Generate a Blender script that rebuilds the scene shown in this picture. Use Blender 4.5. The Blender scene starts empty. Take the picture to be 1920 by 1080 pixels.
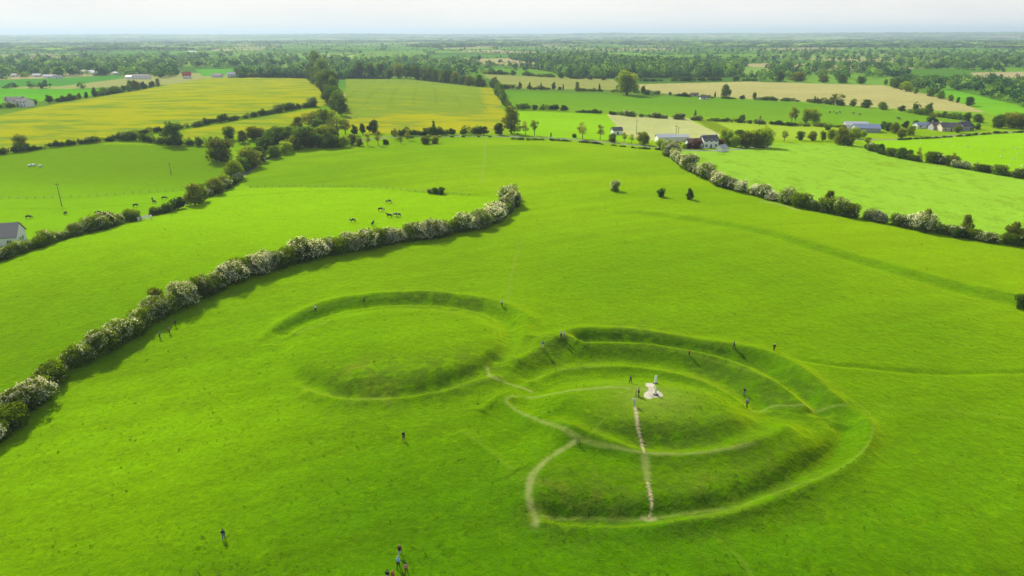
import bpy, math, random
import numpy as np
from mathutils import Matrix, Vector

rng = np.random.default_rng(11)
random.seed(11)
C = bpy.context.scene.collection
R = math.radians

# ------------------------------------------------------------------ camera model
H = 64.0
FPX = 1297.0
PITCH = R(20.2)
ROLL = R(0.18)
CAMROT = Matrix.Rotation(math.pi / 2 - PITCH, 3, 'X') @ Matrix.Rotation(-ROLL, 3, 'Z')
MR = np.array(CAMROT)


def ray(px, py):
    d = MR @ np.array([(px - 960.0) / FPX, (540.0 - py) / FPX, -1.0])
    return d


def gplane(px, py, z=0.0):
    d = ray(px, py)
    t = (z - H) / d[2]
    return np.array([d[0] * t, d[1] * t])


def spline(P, n=8):
    P = np.asarray(P, float)
    Q = np.vstack([2 * P[0] - P[1], P, 2 * P[-1] - P[-2]])
    out = []
    for i in range(1, len(Q) - 2):
        p0, p1, p2, p3 = Q[i - 1], Q[i], Q[i + 1], Q[i + 2]
        for k in range(n):
            t = k / n
            out.append(0.5 * ((2 * p1) + (-p0 + p2) * t + (2 * p0 - 5 * p1 + 4 * p2 - p3) * t * t + (-p0 + 3 * p1 - 3 * p2 + p3) * t ** 3))
    out.append(P[-1])
    return np.array(out)


def gline(pts, z=0.0, n=6):
    return spline([gplane(a, b, z) for a, b in pts], n)


def smooth(a, b, x):
    t = np.clip((x - a) / (b - a), 0, 1)
    return t * t * (3 - 2 * t)


def hash2(ix, iy, s=0):
    v = np.sin(ix * 127.1 + iy * 311.7 + s * 74.7) * 43758.5453
    return v - np.floor(v)


def vnoise(x, y, s=0):
    ix, iy = np.floor(x), np.floor(y)
    fx, fy = x - ix, y - iy
    fx = fx * fx * (3 - 2 * fx)
    fy = fy * fy * (3 - 2 * fy)
    a = hash2(ix, iy, s); b = hash2(ix + 1, iy, s); c = hash2(ix, iy + 1, s); d = hash2(ix + 1, iy + 1, s)
    return (a * (1 - fx) + b * fx) * (1 - fy) + (c * (1 - fx) + d * fx) * fy


def fbm(x, y, s=0, o=3):
    r = 0; a = 0.5
    for k in range(o):
        r = r + a * vnoise(x * 2 ** k, y * 2 ** k, s + k * 13)
        a *= 0.5
    return r


def dist_line(x, y, L, reach=1e9):
    """unsigned distance, signed side and arc parameter of the nearest point of polyline L"""
    best = np.full(x.shape, 1e18); sg = np.zeros(x.shape); par = np.zeros(x.shape)
    n = len(L) - 1
    for i in range(n):
        a, b = L[i], L[i + 1]
        e = b - a
        l2 = e @ e + 1e-12
        t = np.clip(((x - a[0]) * e[0] + (y - a[1]) * e[1]) / l2, 0, 1)
        dx = x - a[0] - t * e[0]; dy = y - a[1] - t * e[1]
        d = dx * dx + dy * dy
        m = d < best
        best = np.where(m, d, best)
        sg = np.where(m, np.sign(e[0] * dy - e[1] * dx), sg)
        par = np.where(m, (i + t) / n, par)
    return np.sqrt(best), sg, par


def inpoly(x, y, P):
    r = np.zeros(x.shape, bool)
    n = len(P)
    for i in range(n):
        x0, y0 = P[i]; x1, y1 = P[(i + 1) % n]
        if y0 == y1: continue
        c = ((y0 > y) != (y1 > y)) & (x < (x1 - x0) * (y - y0) / (y1 - y0) + x0)
        r ^= c
    return r


def near(x, y, L, pad):
    lo = L.min(0) - pad; hi = L.max(0) + pad
    return (x > lo[0]) & (x < hi[0]) & (y > lo[1]) & (y < hi[1])


# ------------------------------------------------------------------ earthworks, traced on the ground
BANKS = []   # (line, height, half width)


def bank(pts, h, w, z=0.5):
    BANKS.append((gline(pts, z), h * (0.88 if h > 0 else 0.76), w * 0.9))


# western ring (the flat-topped one)
bank([(480, 640), (520, 611), (545, 597), (590, 579), (640, 566), (690, 560), (730, 557), (790, 556), (850, 561), (905, 569), (945, 578), (985, 596), (1005, 612)], 1.15, 3.0)
bank([(515, 628), (550, 608), (600, 590), (650, 578), (700, 571), (770, 568), (850, 572), (905, 583), (945, 598), (972, 618)], -1.5, 3.0)
bank([(545, 634), (565, 622), (610, 603), (660, 589), (720, 581), (790, 580), (850, 584), (900, 594), (940, 612)], 0.75, 2.0)
bank([(565, 722), (600, 737), (650, 746), (700, 748), (760, 744), (800, 739), (840, 733), (875, 722), (915, 712), (945, 705)], 1.0, 2.3)
bank([(570, 700), (620, 724), (690, 736), (770, 732), (840, 718), (900, 694), (935, 668)], -1.1, 2.8)
bank([(930, 600), (950, 622), (952, 650), (935, 682)], -0.7, 2.6)
bank([(985, 615), (982, 640), (965, 668), (948, 695)], 0.8, 2.2)
bank([(575, 705), (545, 682), (530, 655), (540, 630)], -0.6, 2.6)
bank([(560, 722), (525, 695), (505, 665), (505, 640)], 0.4, 2.4)
# eastern ring: outer far bank, its ditch, second bank, inner ditch, inner rim
bank([(1000, 655), (1030, 638), (1060, 629), (1100, 622), (1150, 623), (1200, 627), (1260, 635), (1320, 644), (1380, 652), (1440, 666), (1490, 687), (1530, 711), (1560, 735), (1595, 758)], 1.25, 3.0)
bank([(1075, 640), (1110, 634), (1160, 634), (1220, 640), (1280, 647), (1340, 657), (1400, 671), (1450, 692), (1495, 722), (1530, 752), (1545, 768)], -1.7, 2.8)
bank([(960, 693), (985, 674), (1010, 660), (1040, 646), (1066, 641), (1092, 650), (1150, 649), (1220, 652), (1280, 660), (1340, 672), (1390, 690), (1440, 711), (1480, 732), (1505, 748), (1530, 764)], 1.35, 2.8)
bank([(985, 712), (1015, 690), (1060, 672), (1130, 667), (1210, 670), (1290, 682), (1350, 700), (1400, 730), (1440, 760)], -1.3, 3.5)
bank([(985, 718), (1020, 703), (1065, 692), (1130, 686), (1200, 688), (1270, 699), (1330, 717), (1380, 742), (1402, 768)], 0.8, 1.8)
# near side: inner bank crest round the mound
bank([(975, 742), (950, 750), (965, 765), (1010, 789), (1080, 820), (1160, 840), (1225, 850), (1320, 847), (1400, 834), (1450, 815), (1490, 790)], 1.0, 2.6, 0.8)
bank([(1040, 775), (1090, 806), (1150, 826), (1220, 836), (1310, 834), (1380, 818), (1425, 795)], -0.9, 3.0)
# outermost thin bank on the near side and its ditch
bank([(1000, 968), (1080, 972), (1160, 974), (1215, 972), (1290, 962), (1370, 950), (1440, 925), (1520, 895), (1590, 862), (1628, 828), (1637, 792), (1618, 765)], 1.05, 2.2, 0.6)
bank([(1010, 955), (1090, 957), (1170, 958), (1250, 950), (1340, 935), (1420, 908), (1500, 868), (1555, 835), (1585, 800), (1580, 775)], -1.5, 2.7)
# small low swellings between the rings
bank([(900, 770), (930, 748), (965, 733)], 0.8, 1.8)
bank([(860, 800), (920, 845), (975, 885)], 0.35, 2.5)
bank([(1085, 650), (1066, 642), (1045, 648)], 0.7, 2.2)
bank([(960, 600), (985, 618), (1000, 640)], 0.6, 2.5)
# furrow and linear works in the pasture
bank([(1490, 672), (1560, 682), (1650, 690), (1750, 697), (1850, 698), (1990, 696)], -0.45, 1.0)
bank([(1700, 1050), (1800, 1048), (1960, 1060)], -0.2, 1.2)
bank([(440, 352), (490, 352), (560, 351), (670, 352), (760, 358), (900, 368)], 0.5, 2.0)
bank([(-30, 373), (150, 371), (250, 363), (345, 357)], 0.5, 1.6)

PLATEAU = gline([(1005, 915), (1040, 905), (1110, 905), (1200, 916), (1260, 918), (1340, 903), (1410, 876), (1462, 846), (1490, 815), (1478, 795), (1440, 800), (1330, 845), (1225, 852), (1130, 835), (1060, 812), (1010, 855), (992, 885), (1005, 915)], 1.5, 4)
MOUNDS = [  # centre px, half-sizes m, height, rim softness, exponent
    (gplane(740, 638, 2.0), None, 1.6, 0.30, gline([(575, 668), (563, 640), (585, 615), (640, 596), (720, 586), (810, 586), (880, 598), (915, 620), (922, 645), (905, 665), (850, 683), (750, 693), (650, 688), (600, 680), (575, 668)], 2.0, 4), 6.5),
    (gplane(1215, 745, 3.0), None, 3.3, 0.30, gline([(1085, 758), (1065, 742), (1085, 726), (1140, 716), (1215, 714), (1290, 722), (1340, 740), (1362, 757), (1350, 768), (1300, 776), (1230, 778), (1150, 776), (1110, 769), (1085, 758)], 3.5, 4), 9.0),
    (None, None, 1.5, 0.3, PLATEAU, 7.5),
]
SCARP = gline([(1130, 415), (1200, 416), (1300, 432), (1400, 452), (1500, 480), (1600, 508), (1700, 534), (1800, 560), (1890, 578), (1990, 600)], 0.0)
SWELLS = [  # px, py, radius m, height
    (1290, 470, 55, 3.2), (760, 300, 90, 3.0), (150, 500, 55, 5.0), (60, 720, 40, -2.0), (250, 950, 45, -2.6), (1750, 900, 60, -2.2), (720, 470, 60, 1.2),
    (1750, 600, 60, 1.8), (700, 900, 40, 1.2), (1050, 1060, 40, -1.0), (1500, 330, 120, 2.0), (300, 330, 110, -5.0), (330, 200, 190, 6.0), (780, 190, 200, 5.0), (1300, 205, 160, -4.0), (1200, 330, 60, 2.4),
]
SW = [(gplane(a, b), r, h) for a, b, r, h in SWELLS]


def terrain(x, y, fine=True):
    x = np.asarray(x, float); y = np.asarray(y, float)
    d = np.hypot(x, y)
    z = np.zeros(x.shape)
    for c, r, h in SW:
        z = z + h * np.exp(-((x - c[0]) ** 2 + (y - c[1]) ** 2) / (r * r))
    z = z + (fbm(x / 60 + 3, y / 60 + 8, 3, 2) - 0.375) * 1.2 * smooth(900, 100, d)
    z = z + (vnoise(x / 14, y / 14, 9) - 0.5) * 0.22 * smooth(500, 150, d)
    z = z + ((fbm(x / 4.5, y / 4.5, 43, 3) - 0.44) * 0.30) * smooth(420, 150, d)
    # the plain and the low far ridges
    z = z + smooth(2500, 9000, d) * (fbm(x / 2600 + 4.2, y / 2600 + 1.7, 21, 3) - 0.43) * 60
    z = z + smooth(9000, 15000, d) * 58 * (0.5 + fbm(x / 5200 + 1.1, y / 9000 + 6.3, 5, 3))
    m = near(x, y, SCARP, 60)
    if m.any():
        xx, yy = x[m], y[m]
        dd, sg, par = dist_line(xx, yy, SCARP)
        s = dd * sg
        fade = smooth(0.0, 0.12, par) * smooth(70, 30, dd)
        z[m] = z[m] + fade * 1.75 * (0.5 + 0.6 * par) * smooth(-2.6, 2.6, s) * np.exp(-np.maximum(s, 0) / 26.0)
    for c, _, h, soft, L, w in MOUNDS:
        m = near(x, y, L, 16)
        if not m.any(): continue
        xx, yy = x[m], y[m]
        dd, sg, par = dist_line(xx, yy, L)
        s = np.where(inpoly(xx, yy, L), dd, -dd)
        z[m] = z[m] + h * smooth(-w, 0.8, s) + 0.25 * smooth(0, 12, s)
    for L, h, w in BANKS:
        m = near(x, y, L, 4 * w)
        if not m.any(): continue
        dd, sg, par = dist_line(x[m], y[m], L)
        ends = smooth(0, 0.05, par) * smooth(1, 0.95, par)
        q = dd / (w * 0.85)
        z[m] = z[m] + h * (np.exp(-q ** 1.55) if h > 0 else np.exp(-q ** 2)) * (0.35 + 0.65 * ends)
    return z


def hz(x, y):
    return float(terrain(np.array([x]), np.array([y]))[0])


def G(px, py):
    """the point of the ground under a direction of view"""
    z = 0.0
    for _ in range(7):
        p = gplane(px, py, z)
        z = 0.4 * z + 0.6 * hz(p[0], p[1])
    p = gplane(px, py, z)
    return Vector((p[0], p[1], hz(p[0], p[1])))


def depth(p):
    v = np.array([p[0], p[1], p[2] - H])
    return float(-(MR.T @ v)[2])


def mpp(p):
    return depth(p) / FPX


# ------------------------------------------------------------------ materials
def srgb(c):
    c = np.asarray(c, float) / 255.0
    return np.where(c <= 0.04045, c / 12.92, ((c + 0.055) / 1.055) ** 2.4)


KALB = 0.50


def alb(c):
    k = np.array((0.80, 1.0, 1.0)) if c[0] < c[1] * 0.92 else np.array((0.95, 0.98, 0.85))
    return np.clip(srgb(c) * KALB * k, 0.0003, 0.85)


class NT:
    def __init__(s, m):
        m.use_nodes = True
        s.t = m.node_tree; s.t.nodes.clear()

    def n(s, typ, **k):
        nd = s.t.nodes.new(typ)
        for a, v in k.items():
            if a == 'ins':
                for i, x in v.items():
                    if hasattr(x, 'node'): s.t.links.new(x, nd.inputs[i])
                    else: nd.inputs[i].default_value = x
            else: setattr(nd, a, v)
        return nd

    def math(s, op, a, b=0.0, c=0.0, clamp=False):
        nd = s.n('ShaderNodeMath', operation=op, use_clamp=clamp, ins={0: a, 1: b, 2: c})
        return nd.outputs[0]

    def mix(s, f, a, b, blend='MIX'):
        nd = s.n('ShaderNodeMix', data_type='RGBA', blend_type=blend)
        for k, v in ((0, f), (6, a), (7, b)):
            if hasattr(v, 'node'): s.t.links.new(v, nd.inputs[k])
            else: nd.inputs[k].default_value = v if k == 0 else (tuple(v) + (1,))[:4]
        return nd.outputs[2]

    def noise(s, vec, scale, detail=2.0, rough=0.5):
        nd = s.n('ShaderNodeTexNoise', ins={'Scale': scale, 'Detail': detail, 'Roughness': rough})
        s.t.links.new(vec, nd.inputs['Vector'])
        return nd.outputs[0]

    def ramp(s, f, lo, hi):
        nd = s.n('ShaderNodeMapRange', interpolation_type='SMOOTHSTEP', ins={0: f, 1: lo, 2: hi, 3: 0.0, 4: 1.0})
        return nd.outputs[0]

    def out(s, sh, vol=False):
        o = s.n('ShaderNodeOutputMaterial')
        s.t.links.new(sh, o.inputs['Volume' if vol else 'Surface'])


def plain(name, col, rough=0.8, noise=0.15, scale=3.0, spec=0.3):
    m = bpy.data.materials.new(name); t = NT(m)
    tc = t.n('ShaderNodeTexCoord').outputs['Object']
    f = t.noise(tc, scale, 4, 0.6)
    f2 = t.math('MULTIPLY_ADD', f, 2 * noise, 1 - noise)
    v = t.n('ShaderNodeVectorMath', operation='SCALE', ins={0: tuple(col), 'Scale': f2}).outputs[0]
    b = t.n('ShaderNodeBsdfPrincipled', ins={'Base Color': v, 'Roughness': rough, 'Specular IOR Level': spec})
    t.out(b.outputs[0])
    return m


def leaf_mat(name, col, col2, trans=0.5, spread=0.6):
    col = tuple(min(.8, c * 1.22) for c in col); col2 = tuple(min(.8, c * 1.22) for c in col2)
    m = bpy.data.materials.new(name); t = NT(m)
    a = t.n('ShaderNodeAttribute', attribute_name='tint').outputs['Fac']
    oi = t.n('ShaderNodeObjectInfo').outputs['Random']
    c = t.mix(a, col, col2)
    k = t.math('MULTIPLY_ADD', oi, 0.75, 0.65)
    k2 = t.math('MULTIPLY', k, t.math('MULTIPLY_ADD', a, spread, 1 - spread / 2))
    v = t.n('ShaderNodeVectorMath', operation='SCALE', ins={0: c, 'Scale': k2}).outputs[0]
    d = t.n('ShaderNodeBsdfDiffuse', ins={'Color': v}).outputs[0]
    tv = t.n('ShaderNodeVectorMath', operation='MULTIPLY', ins={0: v, 1: (1.25, 1.15, 0.5)}).outputs[0]
    tr = t.n('ShaderNodeBsdfTranslucent', ins={'Color': tv}).outputs[0]
    mx = t.n('ShaderNodeMixShader', ins={0: trans, 1: d, 2: tr}).outputs[0]
    t.out(mx)
    return m


M = {}
M['bark'] = plain('bark', (0.09, 0.07, 0.05), 0.9, 0.4, 4)
M['palebark'] = plain('pale_bark', (0.20, 0.17, 0.12), 0.9, 0.3, 4)
M['hawthorn'] = leaf_mat('hawthorn_leaf', (0.045, 0.095, 0.003), (0.15, 0.215, 0.005))
M['blossom'] = leaf_mat('may_blossom', (0.52, 0.54, 0.42), (0.66, 0.66, 0.60), 0.45, 0.25)
M['dark'] = leaf_mat('dark_leaf', (0.036, 0.078, 0.010), (0.085, 0.15, 0.012))
M['mid'] = leaf_mat('green_leaf', (0.055, 0.11, 0.008), (0.11, 0.19, 0.012))
M['olive'] = leaf_mat('olive_leaf', (0.09, 0.12, 0.010), (0.17, 0.20, 0.015))
M['bright'] = leaf_mat('spring_leaf', (0.15, 0.23, 0.006), (0.28, 0.38, 0.008))
M['sunlit'] = leaf_mat('sunlit_leaf', (0.22, 0.32, 0.006), (0.40, 0.52, 0.008), 0.55)  # spring leaf colour raised so the great tree looks sunlit
M['yellow'] = leaf_mat('young_yellow_leaf', (0.18, 0.19, 0.015), (0.28, 0.28, 0.03), 0.5)
M['copper'] = leaf_mat('copper_leaf', (0.055, 0.022, 0.02), (0.10, 0.045, 0.03))
M['wallwhite'] = plain('white_render', (0.82, 0.81, 0.78), 0.9, 0.04)
M['wallcream'] = plain('cream_render', (0.62, 0.55, 0.40), 0.9, 0.06)
M['wallgrey'] = plain('grey_render', (0.36, 0.36, 0.37), 0.9, 0.1)
M['slate'] = plain('slate_roof', (0.085, 0.085, 0.095), 0.7, 0.25, 2)
M['greyslate'] = plain('pale_slate', (0.20, 0.19, 0.19), 0.75, 0.2, 2)
M['browntile'] = plain('brown_tile', (0.14, 0.10, 0.085), 0.85, 0.25, 2)
M['redtile'] = plain('red_tile', (0.50, 0.07, 0.05), 0.8, 0.2, 2)
M['tin'] = plain('pale_tin', (0.40, 0.42, 0.44), 0.5, 0.1, 1)
M['bluetin'] = plain('blue_grey_tin', (0.16, 0.20, 0.30), 0.5, 0.1, 1)
M['glass'] = plain('window_glass', (0.03, 0.035, 0.045), 0.1, 0.1, 1, 0.6)
M['paint'] = plain('white_paint', (0.75, 0.75, 0.73), 0.6, 0.05)
M['doorpaint'] = plain('dark_door_paint', (0.05, 0.07, 0.06), 0.5, 0.1)
M['stone'] = plain('weathered_stone', (0.72, 0.70, 0.62), 0.9, 0.25, 5)
M['stone2'] = plain('carved_limestone', (0.80, 0.79, 0.72), 0.85, 0.2, 6)
M['darkstone'] = plain('dark_plinth', (0.10, 0.10, 0.095), 0.9, 0.2, 6)
M['steps'] = plain('trodden_step', (0.36, 0.30, 0.19), 0.95, 0.35, 3)
M['wood'] = plain('grey_wood', (0.13, 0.11, 0.085), 0.9, 0.3, 6)
M['wrap'] = plain('white_wrap', (0.7, 0.72, 0.7), 0.4, 0.05)
M['skin'] = plain('skin', (0.50, 0.31, 0.22), 0.6, 0.05)
M['cowhide'] = plain('black_hide', (0.014, 0.012, 0.012), 0.7, 0.3)
M['cowwhite'] = plain('white_hide', (0.62, 0.60, 0.55), 0.8, 0.1)
M['fleece'] = plain('fleece', (0.66, 0.62, 0.52), 0.95, 0.15, 8)
M['sheepface'] = plain('sheep_face', (0.25, 0.22, 0.19), 0.9, 0.1)
CL = {'black': (0.012, 0.012, 0.014), 'navy': (0.015, 0.02, 0.06), 'white': (0.75, 0.75, 0.74), 'grey': (0.22, 0.23, 0.25), 'blue': (0.05, 0.14, 0.42),
      'red': (0.42, 0.03, 0.03), 'orange': (0.45, 0.10, 0.03), 'pink': (0.55, 0.22, 0.24), 'tan': (0.38, 0.27, 0.15), 'sky': (0.22, 0.52, 0.70), 'jeans': (0.10, 0.16, 0.28),
      'cream': (0.6, 0.56, 0.42), 'maroon': (0.16, 0.03, 0.03), 'olive': (0.07, 0.08, 0.03), 'palegrey': (0.45, 0.47, 0.5), 'mauve': (0.30, 0.20, 0.28)}
for k_, v_ in CL.items(): M['cloth_' + k_] = plain(k_ + '_cloth', v_, 0.85, 0.1, 12)
M['hair_dark'] = plain('dark_hair', (0.02, 0.014, 0.01), 0.6)
M['hair_brown'] = plain('brown_hair', (0.09, 0.05, 0.025), 0.6)
M['hair_fair'] = plain('fair_hair', (0.40, 0.29, 0.13), 0.6)
M['hair_grey'] = plain('grey_hair', (0.4, 0.4, 0.4), 0.6)


# ------------------------------------------------------------------ mesh helpers
def mesh_np(name, V, F, mats, attrs=None, fmat=None, smoothed=False):
    """V n x 3, F list of index arrays (m x 3 or m x 4)"""
    me = bpy.data.meshes.new(name)
    if isinstance(F, np.ndarray): F = [F]
    F = [np.asarray(f, np.int32) for f in F if len(f)]
    me.vertices.add(len(V)); me.vertices.foreach_set('co', np.asarray(V, np.float32).ravel())
    idx = np.concatenate([f.ravel() for f in F])
    tot = np.concatenate([np.full(len(f), f.shape[1], np.int32) for f in F])
    st = np.concatenate([[0], np.cumsum(tot)[:-1]]).astype(np.int32)
    me.loops.add(len(idx)); me.loops.foreach_set('vertex_index', idx)
    me.polygons.add(len(tot)); me.polygons.foreach_set('loop_start', st)
    try: me.polygons.foreach_set('loop_total', tot)
    except Exception: pass
    for m in (mats if isinstance(mats, (list, tuple)) else [mats]): me.materials.append(m)
    if fmat is not None: me.polygons.foreach_set('material_index', np.asarray(fmat, np.int32))
    me.polygons.foreach_set('use_smooth', np.full(len(tot), smoothed))
    for k, a in (attrs or {}).items():
        a = np.asarray(a, np.float32)
        if a.ndim == 1:
            at = me.attributes.new(k, 'FLOAT', 'POINT'); at.data.foreach_set('value', a)
        else:
            at = me.attributes.new(k, 'FLOAT_COLOR', 'POINT')
            at.data.foreach_set('color', np.hstack([a, np.ones((len(a), 1), np.float32)]).ravel())
    me.update(calc_edges=True)
    return me


def obj(name, me, parent=None, loc=None):
    o = bpy.data.objects.new(name, me); C.objects.link(o)
    if parent is not None: o.parent = parent
    if loc is not None: o.location = loc
    return o


def tag(o, label=None, cat=None, group=None, kind=None):
    for k, v in (('label', label), ('category', cat), ('group', group), ('kind', kind)):
        if v: o[k] = v
    return o


class MB:
    """collects boxes, tubes and prisms into one mesh"""
    def __init__(s): s.V = []; s.F4 = []; s.F3 = []; s.n = 0

    def add(s, V, F4=(), F3=()):
        V = np.asarray(V, float).reshape(-1, 3)
        if len(F4): s.F4.append(np.asarray(F4) + s.n)
        if len(F3): s.F3.append(np.asarray(F3) + s.n)
        s.V.append(V); s.n += len(V)

    def box(s, x0, x1, y0, y1, z0, z1):
        V = [(x, y, z) for z in (z0, z1) for y in (y0, y1) for x in (x0, x1)]
        s.add(V, [(0, 2, 3, 1), (4, 5, 7, 6), (0, 1, 5, 4), (2, 6, 7, 3), (0, 4, 6, 2), (1, 3, 7, 5)])

    def tube(s, P, rad, n=6):
        P = np.asarray(P, float); rad = np.broadcast_to(np.asarray(rad, float), (len(P),))
        rings = []
        for i in range(len(P)):
            t = P[min(i + 1, len(P) - 1)] - P[max(i - 1, 0)]
            t = t / (np.linalg.norm(t) + 1e-9)
            a = np.cross(t, [0.31, 0.95, 0.07]); a /= np.linalg.norm(a) + 1e-9
            b = np.cross(t, a)
            th = np.linspace(0, 2 * math.pi, n, endpoint=False)
            rings.append(P[i] + rad[i] * (np.outer(np.cos(th), a) + np.outer(np.sin(th), b)))
        V = np.vstack(rings + [P[:1], P[-1:]])
        F4 = [(i * n + k, i * n + (k + 1) % n, (i + 1) * n + (k + 1) % n, (i + 1) * n + k) for i in range(len(P) - 1) for k in range(n)]
        c0 = len(P) * n; c1 = c0 + 1; l = (len(P) - 1) * n
        F3 = [(c0, (k + 1) % n, k) for k in range(n)] + [(c1, l + k, l + (k + 1) % n) for k in range(n)]
        s.add(V, F4, F3)

    def ball(s, c, r, nu=8, nv=6, jit=0.0):
        V = []
        for j in range(1, nv):
            ph = math.pi * j / nv
            for i in range(nu):
                th = 2 * math.pi * i / nu
                k = 1 + jit * random.uniform(-1, 1)
                V.append((c[0] + r[0] * k * math.sin(ph) * math.cos(th), c[1] + r[1] * k * math.sin(ph) * math.sin(th), c[2] + r[2] * k * math.cos(ph)))
        V += [(c[0], c[1], c[2] + r[2]), (c[0], c[1], c[2] - r[2])]
        F4 = [(j * nu + i, (j + 1) * nu + i, (j + 1) * nu + (i + 1) % nu, j * nu + (i + 1) % nu) for j in range(nv - 2) for i in range(nu)]
        t = (nv - 1) * nu
        F3 = [(t, i, (i + 1) % nu) for i in range(nu)] + [(t + 1, (nv - 2) * nu + (i + 1) % nu, (nv - 2) * nu + i) for i in range(nu)]
        s.add(V, F4, F3)

    def mesh(s, name, mat, smoothed=False):
        F = []
        if s.F4: F.append(np.vstack(s.F4))
        if s.F3: F.append(np.vstack(s.F3))
        return mesh_np(name, np.vstack(s.V), F, mat, smoothed=smoothed)


# ------------------------------------------------------------------ fields, paths, colours of the ground
def poly(pts): return np.array([G(a, b)[:2] for a, b in pts])


FIELDS = [  # class, polygon, colour as it looks in flat sun
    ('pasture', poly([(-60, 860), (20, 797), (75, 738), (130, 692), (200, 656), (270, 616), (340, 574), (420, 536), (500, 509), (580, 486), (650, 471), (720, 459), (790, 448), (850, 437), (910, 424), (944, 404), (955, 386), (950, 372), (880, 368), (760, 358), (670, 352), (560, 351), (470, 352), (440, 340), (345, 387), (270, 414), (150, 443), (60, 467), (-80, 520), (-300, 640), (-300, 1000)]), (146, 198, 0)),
    ('pasture', poly([(-260, 330), (0, 288), (150, 270), (395, 273), (440, 290), (400, 350), (345, 372), (0, 375), (-260, 395)]), (64, 132, 0)),
    ('pasture', poly([(-260, 395), (0, 374), (150, 372), (345, 358), (400, 345), (345, 385), (270, 412), (130, 448), (0, 488), (-260, 560)]), (122, 184, 0)),
    ('rapeseed_field', poly([(-200, 245), (0, 216), (180, 183), (300, 161), (385, 147), (480, 145), (570, 147), (604, 158), (619, 180), (612, 197), (480, 217), (330, 240), (250, 250), (160, 264), (0, 284), (-200, 310)]), (150, 176, 20)),
    ('rapeseed_field', poly([(262, 262), (350, 243), (470, 223), (600, 203), (590, 225), (540, 243), (480, 250), (350, 262)]), (150, 176, 20)),
    ('rapeseed_field', poly([(648, 147), (760, 148), (850, 158), (922, 165), (948, 215), (946, 246), (800, 252), (700, 250), (650, 240)]), (154, 170, 48)),
    ('pasture', poly([(-150, 172), (0, 166), (160, 167), (240, 165), (200, 176), (0, 200), (-150, 215)]), (110, 190, 20)),
    ('pasture', poly([(-100, 152), (0, 150), (220, 141), (240, 146), (110, 162), (-100, 164)]), (95, 165, 60)),
    ('pasture', poly([(365, 130), (480, 128), (560, 133), (560, 139), (380, 143)]), (110, 185, 50)),
    ('pasture', poly([(958, 207), (1140, 214), (1160, 245), (1200, 266), (955, 252)]), (140, 205, 8)),
    ('pasture', poly([(948, 170), (1300, 182), (1500, 193), (1700, 213), (1870, 236), (1700, 243), (1450, 226), (1280, 216), (952, 203)]), (84, 152, 28)),
    ('stubble_field', poly([(905, 139), (1150, 149), (1170, 168), (948, 166)]), (172, 178, 100)),
    ('stubble_field', poly([(1195, 158), (1400, 153), (1660, 160), (1800, 190), (1850, 211), (1700, 205), (1500, 190), (1300, 179), (1200, 172)]), (208, 200, 135)),
    ('stubble_field', poly([(1138, 214), (1290, 222), (1352, 252), (1335, 268), (1200, 262), (1165, 248)]), (214, 218, 150)),
    ('pasture', poly([(1345, 226), (1530, 236), (1600, 242), (1560, 262), (1370, 262)]), (172, 192, 60)),
    ('pasture', poly([(1300, 222), (1330, 224), (1392, 252), (1354, 254)]), (95, 120, 30)),
    ('pasture', poly([(1255, 287), (1345, 272), (1440, 268), (1600, 270), (1760, 306), (1930, 336), (2160, 375), (2160, 500), (1930, 462), (1640, 415), (1450, 370), (1340, 335)]), (150, 200, 62)),
    ('pasture', poly([(1610, 266), (1760, 258), (1930, 248), (2100, 240), (2140, 370), (1930, 332), (1760, 300)]), (146, 208, 8)),
    ('stubble_field', poly([(1820, 136), (1960, 134), (1960, 146), (1830, 147)]), (205, 190, 150)),
    ('pasture', poly([(1740, 165), (1800, 172), (1900, 195), (1960, 212), (1860, 215), (1780, 185)]), (120, 195, 30)),
    ('pasture', poly([(600, 104), (665, 104), (670, 110), (600, 109)]), (200, 215, 120)),
]
ROADS = [  # line px, width m
    ([(560, 272), (620, 268), (680, 262), (740, 257), (850, 255), (960, 256), (1040, 259), (1130, 266), (1220, 275), (1300, 282), (1370, 281), (1440, 275)], 4.2),
    ([(1600, 262), (1700, 261), (1780, 255), (1860, 250), (1960, 246)], 4.0),
    ([(-60, 500), (60, 457), (150, 433), (270, 406), (345, 382), (430, 345), (500, 298), (560, 272)], 3.2),
]
ROADL = [(spline([G(a, b)[:2] for a, b in pts], 4), w) for pts, w in ROADS]
GRAVEL = [np.array([G(1140 + a / 12, 690 + b / 12)[:2] for a, b in
          [(840, 360), (1000, 360), (1065, 425), (1020, 450), (1100, 500), (1200, 560), (1245, 610), (1190, 665), (1080, 665), (950, 692), (830, 672), (795, 620), (830, 540), (915, 500), (900, 450), (850, 410)]])]
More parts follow.
